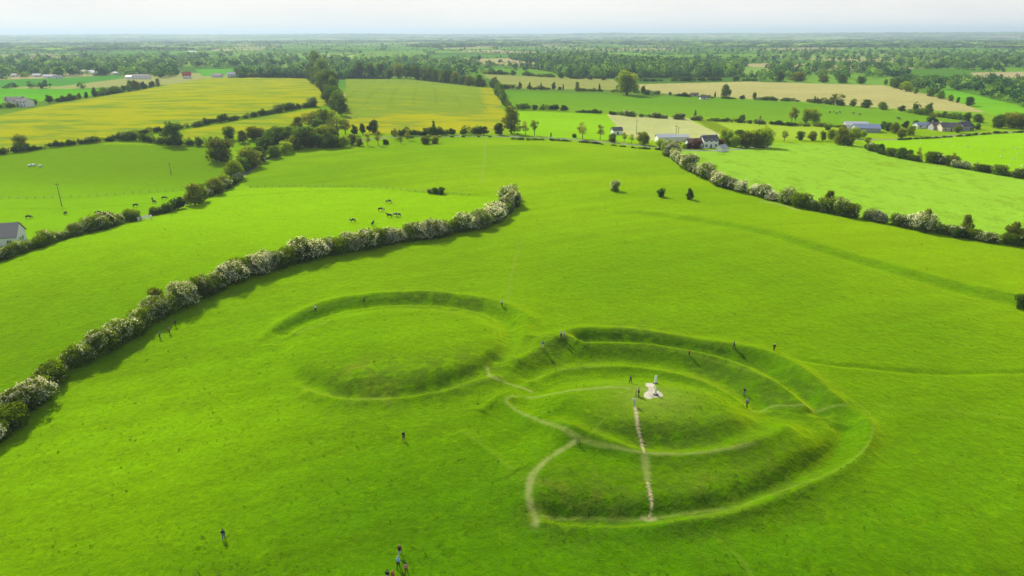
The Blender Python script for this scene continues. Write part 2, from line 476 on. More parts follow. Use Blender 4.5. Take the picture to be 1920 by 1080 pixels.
PATHS_CRESTS = [  # px line, half width, amount, bare earth; sunny bank crests painted in too
    ([(1165, 285), (1220, 290), (1265, 303), (1330, 337), (1400, 364)], 1.6, 0.5, 0.1), ([(1425, 377), (1460, 383), (1500, 395)], 1.6, 0.75, 0.4),
    ([(910, 258), (908, 300), (903, 345)], 1.2, 0.6, 0.1), ([(985, 440), (965, 490), (950, 565)], 1.3, 0.5, 0), ([(1400, 364), (1600, 405), (1800, 445)], 0.9, 0.25, 0),
    ([(975, 742), (950, 750), (965, 766), (1010, 788), (1085, 821), (1160, 840), (1228, 850), (1330, 847), (1420, 830)], 0.9, 0.75, 0.12),
    ([(985, 745), (1020, 742), (1060, 735), (1130, 727), (1190, 728), (1250, 735)], 1.3, 0.5, 0.15),
    ([(1140, 780), (1120, 800), (1105, 818), (1085, 822)], 0.5, 0.5, 0), ([(1083, 822), (1060, 840), (1030, 858), (1003, 884), (994, 905), (992, 930), (997, 955), (1005, 975), (1000, 990)], 1.1, 0.55, 0.25),
    ([(1002, 968), (1080, 972), (1160, 974), (1215, 973), (1300, 961), (1370, 950)], 0.7, 0.6, 0.05), ([(1280, 970), (1370, 955), (1450, 925), (1530, 897), (1595, 864), (1630, 828), (1637, 792), (1622, 766), (1590, 750)], 0.55, 0.55, 0),
    ([(1190, 760), (1193, 775), (1195, 795), (1203, 830), (1208, 852)], 0.6, 1.0, 0.95), ([(1208, 852), (1212, 880), (1214, 903)], 1.4, 0.5, 0.2), ([(1214, 903), (1219, 925), (1222, 950), (1216, 972)], 0.5, 1.0, 0.9),
    ([(1200, 970), (1216, 974), (1232, 972)], 1.0, 0.7, 0.45),
    ([(913, 686), (922, 706), (950, 718), (985, 729), (1000, 737)], 1.0, 0.6, 0.2), ([(1400, 772), (1440, 765), (1490, 760), (1540, 769), (1592, 760)], 0.6, 0.6, 0.1),
    ([(1640, 760), (1720, 766), (1800, 773), (1920, 785)], 0.7, 0.4, 0), ([(565, 724), (600, 737), (650, 746), (700, 747), (780, 742)], 0.7, 0.6, 0.05),
    ([(985, 718), (1020, 703), (1065, 692), (1130, 686), (1200, 688), (1270, 699), (1330, 717), (1380, 742)], 0.6, 0.55, 0.03), ([(555, 627), (590, 612), (620, 601)], 0.8, 0.55, 0.05),
    ([(1370, 1030), (1395, 1055), (1415, 1090)], 0.8, 0.3, 0), ([(860, 806), (920, 845), (960, 880)], 0.9, 0.3, 0), ([(1210, 640), (1290, 664), (1345, 674)], 0.5, 0.3, 0), ([(1060, 641), (1020, 656), (980, 680)], 0.8, 0.35, 0),
    ([(1095, 650), (1200, 651), (1290, 662), (1390, 690), (1480, 732), (1530, 766)], 0.6, 0.35, 0), ([(800, 739), (860, 727), (940, 706)], 0.6, 0.4, 0),
    ([(520, 611), (590, 579), (690, 560), (790, 556), (905, 569), (945, 578)], 0.6, 0.3, 0), ([(1060, 629), (1150, 622), (1260, 634), (1380, 651)], 0.6, 0.3, 0),
]
PATH_CREST_L = [(spline([G(a, b)[:2] for a, b in pts], 5), w * (0.50 if w > 1.05 and e > 0.2 else 0.45), k * 0.72, e) for pts, w, k, e in PATHS_CRESTS]
WORN = (gplane(1222, 735, 3.5), 7.5)
BROWN = [(G(a, b)[:2], r) for a, b, r in [(625, 700, 5), (700, 720, 4), (725, 742, 3), (1030, 930, 6), (1120, 935, 5), (1345, 925, 4), (722, 755, 1.5), (660, 690, 4)]]
RANK_SHADE = [(G(a, b)[:2], r) for a, b, r in [(1440, 880, 9), (1100, 945, 8), (1280, 940, 8), (1300, 815, 10), (1180, 805, 7), (700, 715, 9), (820, 705, 9), (900, 680, 7), (1470, 730, 8), (1350, 690, 9), (800, 565, 9), (1200, 635, 9), (1060, 660, 7), (860, 580, 7)]]  # rank growth, with the shade of the slopes deepened in colour

# the patchwork of the plain: a bent lattice of fields
LA, LB, LR = 230.0, 330.0, 0.32


def lat_fwd(u, v):
    x = u * LA; y = v * LB
    x = x + 60 * np.sin(v * 1.7 + 0.6 * u) + 45 * np.sin(v * 0.61 + 2)
    y = y + 70 * np.sin(u * 1.3 + 1.0) + 50 * np.sin(u * 0.47 + v * 0.3)
    c, s = math.cos(LR), math.sin(LR)
    return c * x - s * y, s * x + c * y


def lat_inv(x, y):
    c, s = math.cos(LR), math.sin(LR)
    X = c * x + s * y; Y = -s * x + c * y
    u = X / LA; v = Y / LB
    for _ in range(5):
        u = (X - 60 * np.sin(v * 1.7 + 0.6 * u) - 45 * np.sin(v * 0.61 + 2)) / LA
        v = (Y - 70 * np.sin(u * 1.3 + 1.0) - 50 * np.sin(u * 0.47 + v * 0.3)) / LB
    return u, v


PLAIN = srgb(np.array([(92, 150, 42), (110, 172, 45), (130, 185, 60), (150, 190, 85), (84, 135, 50), (185, 190, 115), (205, 195, 140), (120, 175, 40), (98, 160, 55), (140, 180, 70)])) * KALB


def cell_wood(iu, iv): return hash2(iu, iv, 5) < 0.05


def ground_attrs(x, y):
    n = len(x)
    d = np.hypot(x, y)
    col = np.tile(alb((104, 154, 0)), (n, 1))
    # sward: random yellower and deeper grass on the hill, then painted light
    a = fbm(x / 48 + 2, y / 48 + 7, 31, 3); b = fbm(x / 17, y / 17, 37, 2)
    yel = alb((128, 168, 0)); deep = alb((78, 140, 0))
    k = np.clip((a - 0.42) * 4 + 0.5 + (b - 0.37) * 0.8, 0, 1)[:, None]
    col = col * 0.45 + 0.55 * (yel * k + deep * (1 - k))
    ca, sa = math.cos(0.35), math.sin(0.35)
    st = fbm((x * ca + y * sa) / 45, (-x * sa + y * ca) / 3.2, 57, 3)[:, None]
    col = col * (0.80 + 0.46 * st)
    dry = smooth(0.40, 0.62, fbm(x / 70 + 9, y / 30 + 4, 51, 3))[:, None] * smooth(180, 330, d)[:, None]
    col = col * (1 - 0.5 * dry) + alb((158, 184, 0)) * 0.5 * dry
    col = col * (1 + 0.16 * smooth(170, 330, d)[:, None] - 0.10 * smooth(130, 85, d)[:, None])  # backlit brightening with distance, put into the grass colour
    for px, py, rad, c_, am in ((330, 830, 34, (146, 190, 0), .6), (150, 800, 26, (140, 186, 0), .4), (560, 600, 40, (140, 190, 0), .5), (1000, 1020, 34, (76, 134, 0), .6), (700, 960, 26, (78, 134, 0), .6), (1500, 980, 40, (80, 138, 0), .55), (1300, 480, 45, (92, 150, 0), .5), (1750, 780, 45, (92, 144, 0), .4), (1000, 380, 70, (146, 192, 0), .5), (1650, 480, 40, (140, 176, 0), .5)):  # sward tones, with sunny and shaded slopes painted in
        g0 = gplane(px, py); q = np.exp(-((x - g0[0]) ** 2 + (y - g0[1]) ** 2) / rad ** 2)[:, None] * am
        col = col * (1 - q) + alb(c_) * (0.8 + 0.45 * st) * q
    # the plain
    fp = smooth(640, 700, d) * 1.0
    m = fp > 0
    u, v = lat_inv(x[m], y[m])
    big = smooth(2300, 4200, d[m])
    h = hash2(np.floor(u), np.floor(v), 1)
    pc = PLAIN[(h * len(PLAIN)).astype(int)]
    wood = cell_wood(np.floor(u), np.floor(v))
    pc[wood] = srgb((50, 85, 35)) * KALB
    fw = fbm(x[m] / 1500, y[m] / 700, 77, 3)[:, None]
    wf = (smooth(0.42, 0.52, fw) * big[:, None] * 0.75)
    pc = pc * (1 - wf) + srgb((44, 72, 42)) * KALB * wf
    col[m] = col[m] * (1 - fp[m][:, None]) + pc * fp[m][:, None]
    cls = np.zeros(n, np.int32)
    rape = np.zeros(n); path = np.zeros(n); dirt = np.zeros(n); rough = smooth(420, 200, d) * 0.8
    names = ['pasture', 'rapeseed_field', 'stubble_field', 'road', 'gravel']
    for fi, (nm, P, c) in enumerate(FIELDS):
        mm = near(x, y, P, 0)
        if not mm.any(): continue
        i = np.flatnonzero(mm)
        i = i[inpoly(x[i], y[i], P)]
        var = (0.86 + 0.28 * fbm(x[i] / 40, y[i] / 25, 60 + fi, 3) / 0.44 * 0.5 + 0.07)[:, None]
        col[i] = alb(c) * var
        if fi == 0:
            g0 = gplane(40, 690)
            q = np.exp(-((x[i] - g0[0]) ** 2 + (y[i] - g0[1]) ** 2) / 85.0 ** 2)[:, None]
            col[i] = col[i] * (1 - q * .9) + alb((96, 148, 0)) * var * q * .9  # near end darkened in colour, like a slope turned from the sun
        cls[i] = names.index(nm)
        rape[i] = {3: 1.0, 4: 0.9, 5: 0.45}.get(fi, 0.0)
        rough[i] = 1.0 if fi == 16 else (0.6 if fi == 0 else 0.4)
        if fi == 1:
            g0 = gplane(220, 356); q = np.exp(-((y[i] - g0[1]) / 34.0) ** 2)[:, None] * .8
            col[i] = col[i] * (1 - q) + alb((118, 178, 0)) * var * q
        if fi == 16:
            col[i] *= (1.04 - 0.30 * smooth(.50, .66, fbm(x[i] / 3.5, y[i] / 5.0, 88, 3)))[:, None]
        if fi == 5:   # the lower strip in full flower
            L = gline([(640, 232), (720, 226), (800, 221), (880, 216), (950, 214)])
            dd, sg, _ = dist_line(x[i], y[i], L)
            rape[i] = np.where(sg < 0, 1.2, rape[i])
            u0 = gplane(745, 240); ud = gplane(762, 182) - u0; ud = ud / np.linalg.norm(ud)
            sd_ = (x[i] - u0[0]) * ud[1] - (y[i] - u0[1]) * ud[0]
            tl = smooth(1.9, 0.6, np.abs((sd_ + 400) % 21.0 - 10.5))[:, None] * smooth(.3, .55, vnoise(x[i] / 60, y[i] / 60, 4))[:, None]
            col[i] = col[i] * (1 - 0.18 * tl)
            L2 = gline([(922, 165), (948, 215)])
            dd2, _, _ = dist_line(x[i], y[i], L2)
            rape[i] = np.maximum(rape[i], 1.1 * smooth(28, 8, dd2))
    for L, w in ROADL:
        i = np.flatnonzero(near(x, y, L, w))
        dd, _, _ = dist_line(x[i], y[i], L)
        i = i[dd < w / 2]
        col[i] = (0.20, 0.195, 0.18); cls[i] = 3; rape[i] = 0; rough[i] = 0
    for P in GRAVEL:
        i = np.flatnonzero(near(x, y, P, 0)); i = i[inpoly(x[i], y[i], P)]
        col[i] = (0.46, 0.42, 0.34); cls[i] = 4; rough[i] = 0
    for L, w, k, e in PATH_CREST_L:
        i = np.flatnonzero(near(x, y, L, 3 * w))
        dd, _, par = dist_line(x[i], y[i], L)
        wob = 0.75 + 0.5 * vnoise(x[i] / 2.3, y[i] / 2.3, 15)
        f = np.exp(-(dd / (w * wob)) ** 3) * smooth(0, 0.06, par + 0.02) * smooth(1.02, 0.94, par)
        path[i] = np.maximum(path[i], k * f); dirt[i] = np.maximum(dirt[i], e * f)
    f = np.exp(-(((x - WORN[0][0]) / WORN[1]) ** 2 + ((y - WORN[0][1]) / (WORN[1] * 0.9)) ** 2))
    path = np.maximum(path, 0.6 * f)
    path[cls > 2] = 0; dirt[cls > 2] = 0
    br = np.zeros(n); rank_sh = np.zeros(n)
    for c, r in BROWN: br = np.maximum(br, np.exp(-((x - c[0]) ** 2 + (y - c[1]) ** 2) / (r * r)))
    for c, r in RANK_SHADE: rank_sh = np.maximum(rank_sh, np.exp(-((x - c[0]) ** 2 + (y - c[1]) ** 2) / (r * r)))
    br = br * smooth(0.3, 0.6, fbm(x / 2.5, y / 2.5, 91, 2))
    col = col * (1 - 0.55 * br[:, None]) + np.array((0.13, 0.13, 0.02)) * 0.55 * br[:, None]
    kk = (np.minimum(rank_sh * 1.3, 1) * smooth(0.28, 0.5, fbm(x / 1.6, y / 1.6, 95, 3)) * 0.72)[:, None]
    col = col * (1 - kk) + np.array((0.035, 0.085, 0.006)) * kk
    sheen = 0.42 * smooth(1100, 500, d) * (cls == 0) * (1 - path) + 0.12 * (cls == 1) + 0.06
    return dict(Col=col, sheen=sheen, rape=rape, path=path, dirt=dirt, rough=rough), cls, names


def ground_material():
    m = bpy.data.materials.new('ground'); t = NT(m)
    P = t.n('ShaderNodeNewGeometry').outputs['Position']
    A = lambda k, o='Fac': t.n('ShaderNodeAttribute', attribute_name=k).outputs[o]
    col = A('Col', 'Color'); rape = A('rape'); path = A('path'); dirt = A('dirt'); rough = A('rough')
    # sward texture
    n1 = t.noise(P, 0.9, 3, 0.6); n2 = t.noise(P, 0.16, 3, 0.6); n3 = t.noise(P, 3.2, 2, 0.6)
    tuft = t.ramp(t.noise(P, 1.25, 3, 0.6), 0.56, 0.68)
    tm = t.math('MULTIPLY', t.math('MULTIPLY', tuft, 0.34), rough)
    k = t.math('MULTIPLY_ADD', n1, 0.8, 0.58)
    k = t.math('MULTIPLY', k, t.math('MULTIPLY_ADD', n2, 0.5, 0.76))
    k = t.math('MULTIPLY', k, t.math('MULTIPLY_ADD', n3, 0.9, 0.55))
    c = t.n('ShaderNodeVectorMath', operation='SCALE', ins={0: col, 'Scale': k}).outputs[0]
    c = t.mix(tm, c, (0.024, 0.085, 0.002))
    yellowed = t.ramp(t.noise(P, 0.45, 4, 0.65), 0.56, 0.70)  # random yellower patches in the grass colour
    c = t.mix(t.math('MULTIPLY', t.math('MULTIPLY', yellowed, 0.28), rough), c, (0.155, 0.235, 0.002))
    # oilseed rape in flower: drifts along the drill rows
    mp = t.n('ShaderNodeMapping', ins={'Rotation': (0, 0, 0.25), 'Scale': (0.018, 0.055, 0.02)})
    t.t.links.new(P, mp.inputs['Vector'])
    fl = t.noise(mp.outputs[0], 1.0, 7, 0.68)
    fl2 = t.ramp(t.math('ADD', fl, t.math('MULTIPLY_ADD', rape, 0.30, -0.27)), 0.36, 0.60)
    c = t.mix(t.math('MULTIPLY', t.math('MULTIPLY', fl2, 0.85), t.math('MINIMUM', t.math('MULTIPLY', rape, 3.0), 1.0)), c, (0.30, 0.285, 0.0))
    gr = t.ramp(fl, 0.53, 0.38)
    c = t.mix(t.math('MULTIPLY', t.math('MULTIPLY', gr, 0.75), t.math('MINIMUM', rape, 1.0)), c, (0.10, 0.17, 0.02))
    # wear of the paths, and sun on the bank crests as colour
    pn = t.math('MULTIPLY', path, t.math('MULTIPLY_ADD', n3, 0.8, 0.5), clamp=True)
    c = t.mix(pn, c, (0.19, 0.27, 0.03))
    c = t.mix(t.math('MULTIPLY', dirt, t.ramp(n1, 0.25, 0.55), clamp=True), c, (0.40, 0.33, 0.20))
    bn = t.math('ADD', t.math('MULTIPLY', t.noise(P, 0.7, 4, 0.6), 0.5), t.math('MULTIPLY', n3, 0.12))
    bp = t.n('ShaderNodeBump', ins={'Strength': 1.0, 'Distance': 0.6, 'Height': bn}).outputs[0]
    b = t.n('ShaderNodeBsdfPrincipled', ins={'Base Color': c, 'Roughness': 0.95, 'Specular IOR Level': 0.0, 'Normal': bp,
                                             'Sheen Weight': A('sheen'), 'Sheen Roughness': 0.5, 'Sheen Tint': (0.62, 0.80, 0.0, 1)})
    t.out(b.outputs[0])
    return m


def build_ground():
    rows = [1.5, 6, 14, 24, 34, 44, 52, 58]
    for y in np.arange(1092, 560, -1.5): rows.append(gplane(960, y)[1])
    for y in np.arange(560, 200, -1.2): rows.append(gplane(960, y)[1])
    for y in np.arange(200, 70, -0.6): rows.append(gplane(960, y)[1])
    r = rows[-1]
    while r < 42000: r *= 1.035; rows.append(r)
    r = np.array(rows)
    fine = np.arange(-46, 46.01, 0.088)
    coarse = np.arange(48, 312.1, 2.2)
    th = np.radians(np.concatenate([fine, coarse]))
    nr, nc = len(r), len(th)
    X = np.outer(r, np.sin(th)); Y = np.outer(r, np.cos(th))
    x = np.concatenate([X.ravel(), [0.0]]); y = np.concatenate([Y.ravel(), [0.0]])
    z = terrain(x, y)
    V = np.column_stack([x, y, z])
    i = np.arange(nr - 1)[:, None] * nc; j = np.arange(nc)[None, :]; jn = (j + 1) % nc
    F = np.stack([i + j, i + jn, i + nc + jn, i + nc + j], -1).reshape(-1, 4)[:, ::-1]
    tri = np.stack([np.full(nc, nr * nc), np.arange(nc), (np.arange(nc) + 1) % nc], -1)[:, ::-1]
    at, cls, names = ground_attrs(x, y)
    mat = ground_material()
    fc = np.stack([cls[F[:, k]] for k in range(4)], 1)
    fcl = fc[:, 0].copy()
    for k in range(1, 4): fcl = np.minimum(fcl, fc[:, k])
    for ci, nm in enumerate(names):
        f = F[fcl == ci]
        Fs = [f] + ([tri] if ci == 0 else [])
        used = np.unique(np.concatenate([q.ravel() for q in Fs]))
        mp = np.zeros(len(V), np.int64); mp[used] = np.arange(len(used))
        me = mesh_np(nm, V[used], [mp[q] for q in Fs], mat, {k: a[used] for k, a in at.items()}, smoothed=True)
        o = obj('ground' if ci == 0 else nm, me)
        o['kind'] = 'structure'
        if ci == 0: tag(o, 'green hill pasture and the patchwork plain beyond')
    print('ground verts', len(V))


build_ground()

# ------------------------------------------------------------------ foliage
def leaf_cloud(lobes, n, size, r, outward=0.6, flat=0.85, shell=0.55):
    """leaf quads spread through lobes (c, radius xyz)"""
    vol = np.array([np.prod(l[1]) ** 0.75 for l in lobes]); vol /= vol.sum()
    which = r.choice(len(lobes), n, p=vol)
    c = np.array([l[0] for l in lobes])[which]; R3 = np.array([l[1] for l in lobes])[which]
    d = r.normal(size=(n, 3)); d /= np.linalg.norm(d, axis=1)[:, None]
    rad = shell + (1 - shell) * r.random(n) ** 0.6
    rad *= 1 + 0.10 * r.normal(size=n)
    p = c + d * R3 * rad[:, None]
    nn = d * outward + r.normal(size=(n, 3)) * 0.6
    nn[:, 2] += 0.25
    nn /= np.linalg.norm(nn, axis=1)[:, None]
    a = np.cross(nn, r.normal(size=(n, 3))); a /= np.linalg.norm(a, axis=1)[:, None] + 1e-9
    b = np.cross(nn, a)
    s = size * (0.6 + 0.8 * r.random(n))
    a *= (s * 0.5)[:, None]; b *= (s * 0.5 * (0.5 + 0.5 * r.random(n)))[:, None]
    V = np.stack([p - a, p - b * 0.9 + a * 0.1, p + a, p + b * 0.9 - a * 0.1], 1)
    V[:, 0] += nn * (s * 0.12)[:, None]; V[:, 2] += nn * (s * 0.12)[:, None]
    keep = V[:, :, 2].min(1) > 0.05
    V = V[keep]
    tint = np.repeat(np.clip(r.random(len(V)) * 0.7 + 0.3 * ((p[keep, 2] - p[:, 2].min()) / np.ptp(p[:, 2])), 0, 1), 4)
    F = np.arange(len(V) * 4).reshape(-1, 4)
    return V.reshape(-1, 3), F, tint, p[keep], d[keep]


def cloud_mesh(name, lobes, n, size, r, mat, **k):
    V, F, t, p, d = leaf_cloud(lobes, n, size, r, **k)
    return mesh_np(name, V, F, mat, {'tint': t})


def bush_lobes(r, w, dp, h, n):
    L = [((0, 0, h * 0.45), (w * 0.40, dp * 0.40, h * 0.45))]
    for i in range(n):
        a = r.uniform(0, 2 * math.pi); q = r.uniform(0.25, 0.62)
        s = r.uniform(0.17, 0.32)
        L.append(((math.cos(a) * q * w * 0.55, math.sin(a) * q * dp * 0.55, h * r.uniform(0.22, 0.84)), (w * s, dp * s, h * s * 0.8)))
    for i in range(n // 2):
        a = 6.28 * i / (n // 2) + r.uniform(-.3, .3)
        L.append(((math.cos(a) * w * .30, math.sin(a) * dp * .30, h * 0.13), (w * .17, dp * .17, h * 0.15)))
    return L


def stems(r, h, w, mat, name='trunk', n=4):
    b = MB()
    for i in range(n):
        a = r.uniform(0, 6.28); q = r.uniform(0.1, 0.35) * w
        P = [(0.12 * math.cos(a), 0.12 * math.sin(a), -0.3), (q * 0.3 * math.cos(a), q * 0.3 * math.sin(a), h * 0.25), (q * math.cos(a), q * math.sin(a), h * 0.6), (q * 1.3 * math.cos(a + .3), q * 1.3 * math.sin(a + .3), h * 0.8)]
        b.tube(P, [0.16 * h / 6, 0.13 * h / 6, 0.07 * h / 6, 0.02], 5)
    return b.mesh(name, mat, True)


def trunk_limbs(r, h, crown0, w, mat, thick, name='trunk', nl=7):
    b = MB()
    lean = r.normal(size=2) * 0.03 * h
    T = [np.array((0, 0, -0.4)), np.array((lean[0] * .2, lean[1] * .2, h * 0.2)), np.array((lean[0] * .6, lean[1] * .6, h * 0.5)), np.array((lean[0], lean[1], h * 0.9))]
    b.tube(T, [thick * 1.25, thick, thick * 0.65, thick * 0.12], 7)
    for i in range(nl):
        z0 = h * r.uniform(max(0.18, crown0 * 0.8), 0.72); f = z0 / h
        a = 6.28 * i / nl + r.uniform(-.4, .4)
        p0 = np.array((lean[0] * f, lean[1] * f, z0)); l = w * r.uniform(0.28, 0.45)
        p1 = p0 + np.array((math.cos(a) * l * 0.6, math.sin(a) * l * 0.6, h * 0.10)); p2 = p0 + np.array((math.cos(a) * l, math.sin(a) * l, h * 0.22))
        b.tube([p0, p1, p2], [thick * 0.42, thick * 0.25, thick * 0.06], 5)
        for s in (-1, 1):
            q = p1 + np.array((math.cos(a + s * .7) * l * .5, math.sin(a + s * .7) * l * .5, h * 0.12))
            b.tube([p1, (p1 + q) / 2 + (0, 0, .1), q], [thick * 0.2, thick * .12, thick * .03], 4)
    return b.mesh(name, mat, True)


PROTO = {}


def make_hawthorn(k, blossom):
    """unit bush about 6 m tall, 8 m wide: foliage, blossom sprays, stems"""
    r = np.random.default_rng(100 + k)
    h, w, dp = 6.0, 8.2, 7.0
    L = bush_lobes(r, w, dp, h, 16)
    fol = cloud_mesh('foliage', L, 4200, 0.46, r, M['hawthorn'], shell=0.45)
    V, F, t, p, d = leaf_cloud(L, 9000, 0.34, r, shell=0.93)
    # blossom sits in drifts on the outside of the crown
    f = fbm(p[:, 0] / 1.1 + k * 7, p[:, 1] / 1.1 + p[:, 2] / 0.9, k, 3) * 0.75 + 0.22 * r.random(len(p))
    keep = (f + 0.06 * (p[:, 2] / h) > 0.645 - 0.20 * blossom) & (p[:, 2] > h * 0.2)
    Vb = V.reshape(-1, 4, 3)[keep]
    bl = mesh_np('blossom', Vb.reshape(-1, 3), np.arange(len(Vb) * 4).reshape(-1, 4), M['blossom'], {'tint': r.random(len(Vb)).repeat(4)})
    return dict(parts=[('foliage', fol), ('blossom', bl), ('trunk', stems(r, h, w, M['bark']))], h=h, w=w)


def make_shrub(k, mat):
    r = np.random.default_rng(200 + k)
    h, w = 5.0, 6.0
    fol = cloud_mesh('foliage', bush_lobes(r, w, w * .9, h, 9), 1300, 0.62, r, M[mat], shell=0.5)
    return dict(parts=[('foliage', fol), ('trunk', stems(r, h, w, M['bark'], n=3))], h=h, w=w)


def make_thicket(k, mat):
    r = np.random.default_rng(700 + k)
    h, w = 5.0, 11.0
    L = []
    for i in range(15):
        x = w * r.uniform(-.44, .44); hh = h * r.uniform(.45, .95) * (1 - 0.35 * abs(x / (w * .5)) ** 3); q = r.uniform(.9, 1.7)
        L.append(((x, r.uniform(-.9, .9), hh * .55), (q, q * .95, hh * .48)))
        if i % 3 == 0: L.append(((x + r.uniform(-.5, .5), r.uniform(-.5, .5), hh * .95), (q * .55, q * .55, h * .14)))
    fol = cloud_mesh('foliage', L, 1900, 0.58, r, M[mat], shell=0.5)
    return dict(parts=[('foliage', fol), ('trunk', stems(r, h, w * .5, M['bark'], n=4))], h=h, w=w)


def make_tree(k, mat, shape):
    r = np.random.default_rng(300 + k)
    h = 12.0
    if shape == 'round': w, c0, nl, n, sz, sh = 12.5, 0.02, 24, 3600, 0.72, 0.45
    elif shape == 'oval': w, c0, nl, n, sz, sh = 8.6, 0.04, 18, 2700, 0.68, 0.42
    elif shape == 'sparse': w, c0, nl, n, sz, sh = 8.0, 0.26, 22, 1500, 0.42, 0.2
    elif shape == 'column': w, c0, nl, n, sz, sh = 4.0, 0.06, 12, 1500, 0.60, 0.5
    else: w, c0, nl, n, sz, sh = 13.0, 0.08, 26, 4200, 0.75, 0.5  # great
    L = []
    for i in range(nl):
        f = r.uniform(0, 1)
        z = h * (c0 + 0.1 + f * (0.86 - c0 - 0.06))
        prof = math.sqrt(max(0.05, 1 - ((f - 0.42) / 0.62) ** 2))
        a = r.uniform(0, 6.28); q = w * 0.36 * prof * math.sqrt(r.uniform(0.05, 1))
        s = w * r.uniform(0.13, 0.22)
        L.append(((q * math.cos(a), q * math.sin(a), z), (s, s, s * 0.8)))
    if sh > 0.3: L.append(((0, 0, h * (c0 + 0.88) / 2 + 0.1), (w * .33, w * .33, h * (0.86 - c0) / 2.2)))
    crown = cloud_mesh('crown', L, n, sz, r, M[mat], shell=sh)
    th = 0.28 if shape != 'great' else 0.6
    tr = trunk_limbs(r, h, c0, w, M['bark'] if shape != 'sparse' else M['palebark'], th)
    return dict(parts=[('crown', crown), ('trunk', tr)], h=h, w=w)


for k in range(7): PROTO['haw%d' % k] = make_hawthorn(k, [0.05, 0.75, 0.35, -0.3, 0.55, 0.12, 1.0][k])
for k in range(4): PROTO['shd%d' % k] = make_thicket(k, ('dark', 'mid', 'dark', 'mid')[k])
for k in range(3): PROTO['shm%d' % k] = make_thicket(10 + k, ('mid', 'olive', 'mid')[k])
for k in range(2): PROTO['shb%d' % k] = make_shrub(k, 'dark')
for k in range(2): PROTO['shc%d' % k] = make_shrub(20 + k, 'copper')
for k in range(2): PROTO['sho%d' % k] = make_shrub(30 + k, 'olive')
for mi, mt in enumerate(('dark', 'mid', 'olive', 'bright')):
    for si, sp in enumerate(('round', 'oval')):
        for k in range(2): PROTO['%s_%s%d' % (mt, sp, k)] = make_tree(mi * 40 + si * 10 + k, mt, sp)
for k in range(3): PROTO['yellow_sparse%d' % k] = make_tree(500 + k, 'yellow', 'sparse')
for k in range(2): PROTO['olive_sparse%d' % k] = make_tree(520 + k, 'olive', 'sparse')
for k in range(2): PROTO['dark_column%d' % k] = make_tree(540 + k, 'dark', 'column')
PROTO['bright_great0'] = make_tree(560, 'sunlit', 'great')
PROTO['mid_great0'] = make_tree(561, 'mid', 'great')
VAR = {}
for k_ in PROTO: VAR.setdefault(k_.rstrip('0123456789'), []).append(k_)


def plant(kind, p, h, name, label, cat, group=None, wide=1.0, along=None, span=0.0):
    pk = random.choice(VAR[kind]) if kind in VAR else kind
    pr = PROTO[pk]
    root = bpy.data.objects.new(name, None); C.objects.link(root)
    root.empty_display_size = 0.5
    root.location = p
    s = h / pr['h']
    root.scale = (s * wide * random.uniform(.93, 1.07), s * wide * random.uniform(.93, 1.07), s)
    root.rotation_euler = (0, 0, random.uniform(0, 6.28))
    if along is not None:
        root.rotation_euler = (0, 0, along + random.choice((0, math.pi)) + random.uniform(-.2, .2))
        root.scale = (max(root.scale[0], min(random.uniform(1.5, 2.3) * s, 1.12 * span / pr['w'])), root.scale[1], s)
    for nm, me in pr['parts']: obj(nm, me, root)
    tag(root, label, cat, group)
    return root


ONES = 'first second third fourth fifth sixth seventh eighth ninth tenth eleventh twelfth thirteenth fourteenth fifteenth sixteenth seventeenth eighteenth nineteenth'.split()
TENS = {2: ('twentieth', 'twenty'), 3: ('thirtieth', 'thirty'), 4: ('fortieth', 'forty'), 5: ('fiftieth', 'fifty'), 6: ('sixtieth', 'sixty'), 7: ('seventieth', 'seventy')}


def ordinal(i):
    i += 1
    if i < 20: return ONES[i - 1]
    t, o = divmod(i, 10)
    return TENS[t][0] if o == 0 else TENS[t][1] + '-' + ONES[o - 1]


LOOK = {'haw0': 'green hawthorn flecked with blossom', 'haw1': 'hawthorn thick with white blossom', 'haw2': 'hawthorn half in blossom', 'haw3': 'plain green hawthorn',
        'haw4': 'hawthorn largely in blossom', 'haw5': 'green hawthorn with some blossom', 'haw6': 'hawthorn covered in blossom',
        'shd': 'dark green shrub', 'shm': 'green shrub', 'shc': 'copper-leaved shrub', 'sho': 'olive green shrub'}


def hedge(pts, kinds, hpx, step, name, cat, tail, group, wide=1.0, jit=0.8, nmax=34):
    """a row of separate bushes along a traced line; hpx = heights in photo pixels (start, end); step in metres"""
    L = spline([G(a, b)[:2] for a, b in pts], 6)
    seg = np.hypot(*np.diff(L, axis=0).T); s = np.concatenate([[0], np.cumsum(seg)])
    n = min(nmax, max(2, int(s[-1] / step)))
    for i in range(n):
        f = (i + 0.5 + random.uniform(-.2, .2)) / n
        x = np.interp(f * s[-1], s, L[:, 0]) + random.uniform(-jit, jit); y = np.interp(f * s[-1], s, L[:, 1]) + random.uniform(-jit, jit)
        p = Vector((x, y, hz(x, y) - 0.05))
        h = (hpx[0] * (1 - f) + hpx[1] * f) * mpp(p) * (random.uniform(0.85, 1.2) if nmax > 40 else random.uniform(0.68, 1.30))
        kd = random.choice(kinds)
        pk = random.choice(VAR[kd]) if kd in VAR else kd
        look = LOOK.get(pk) or LOOK.get(kd) or pk.split('_')[0] + ' green hedgerow tree'
        nm = name if not '_' in pk else ('young_tree' if 'sparse' in pk else 'broadleaf_tree')
        ai = min(len(L) - 2, int(np.searchsorted(s, f * s[-1])))
        ang = math.atan2(*(L[ai + 1] - L[max(0, ai - 1)])[::-1])
        ct = cat if nm == name else 'tree'
        plant(pk, p, h, nm, '%s, %s %s' % (look, ordinal(i), tail), ct, group, wide, ang, s[-1] / n * 1.25)

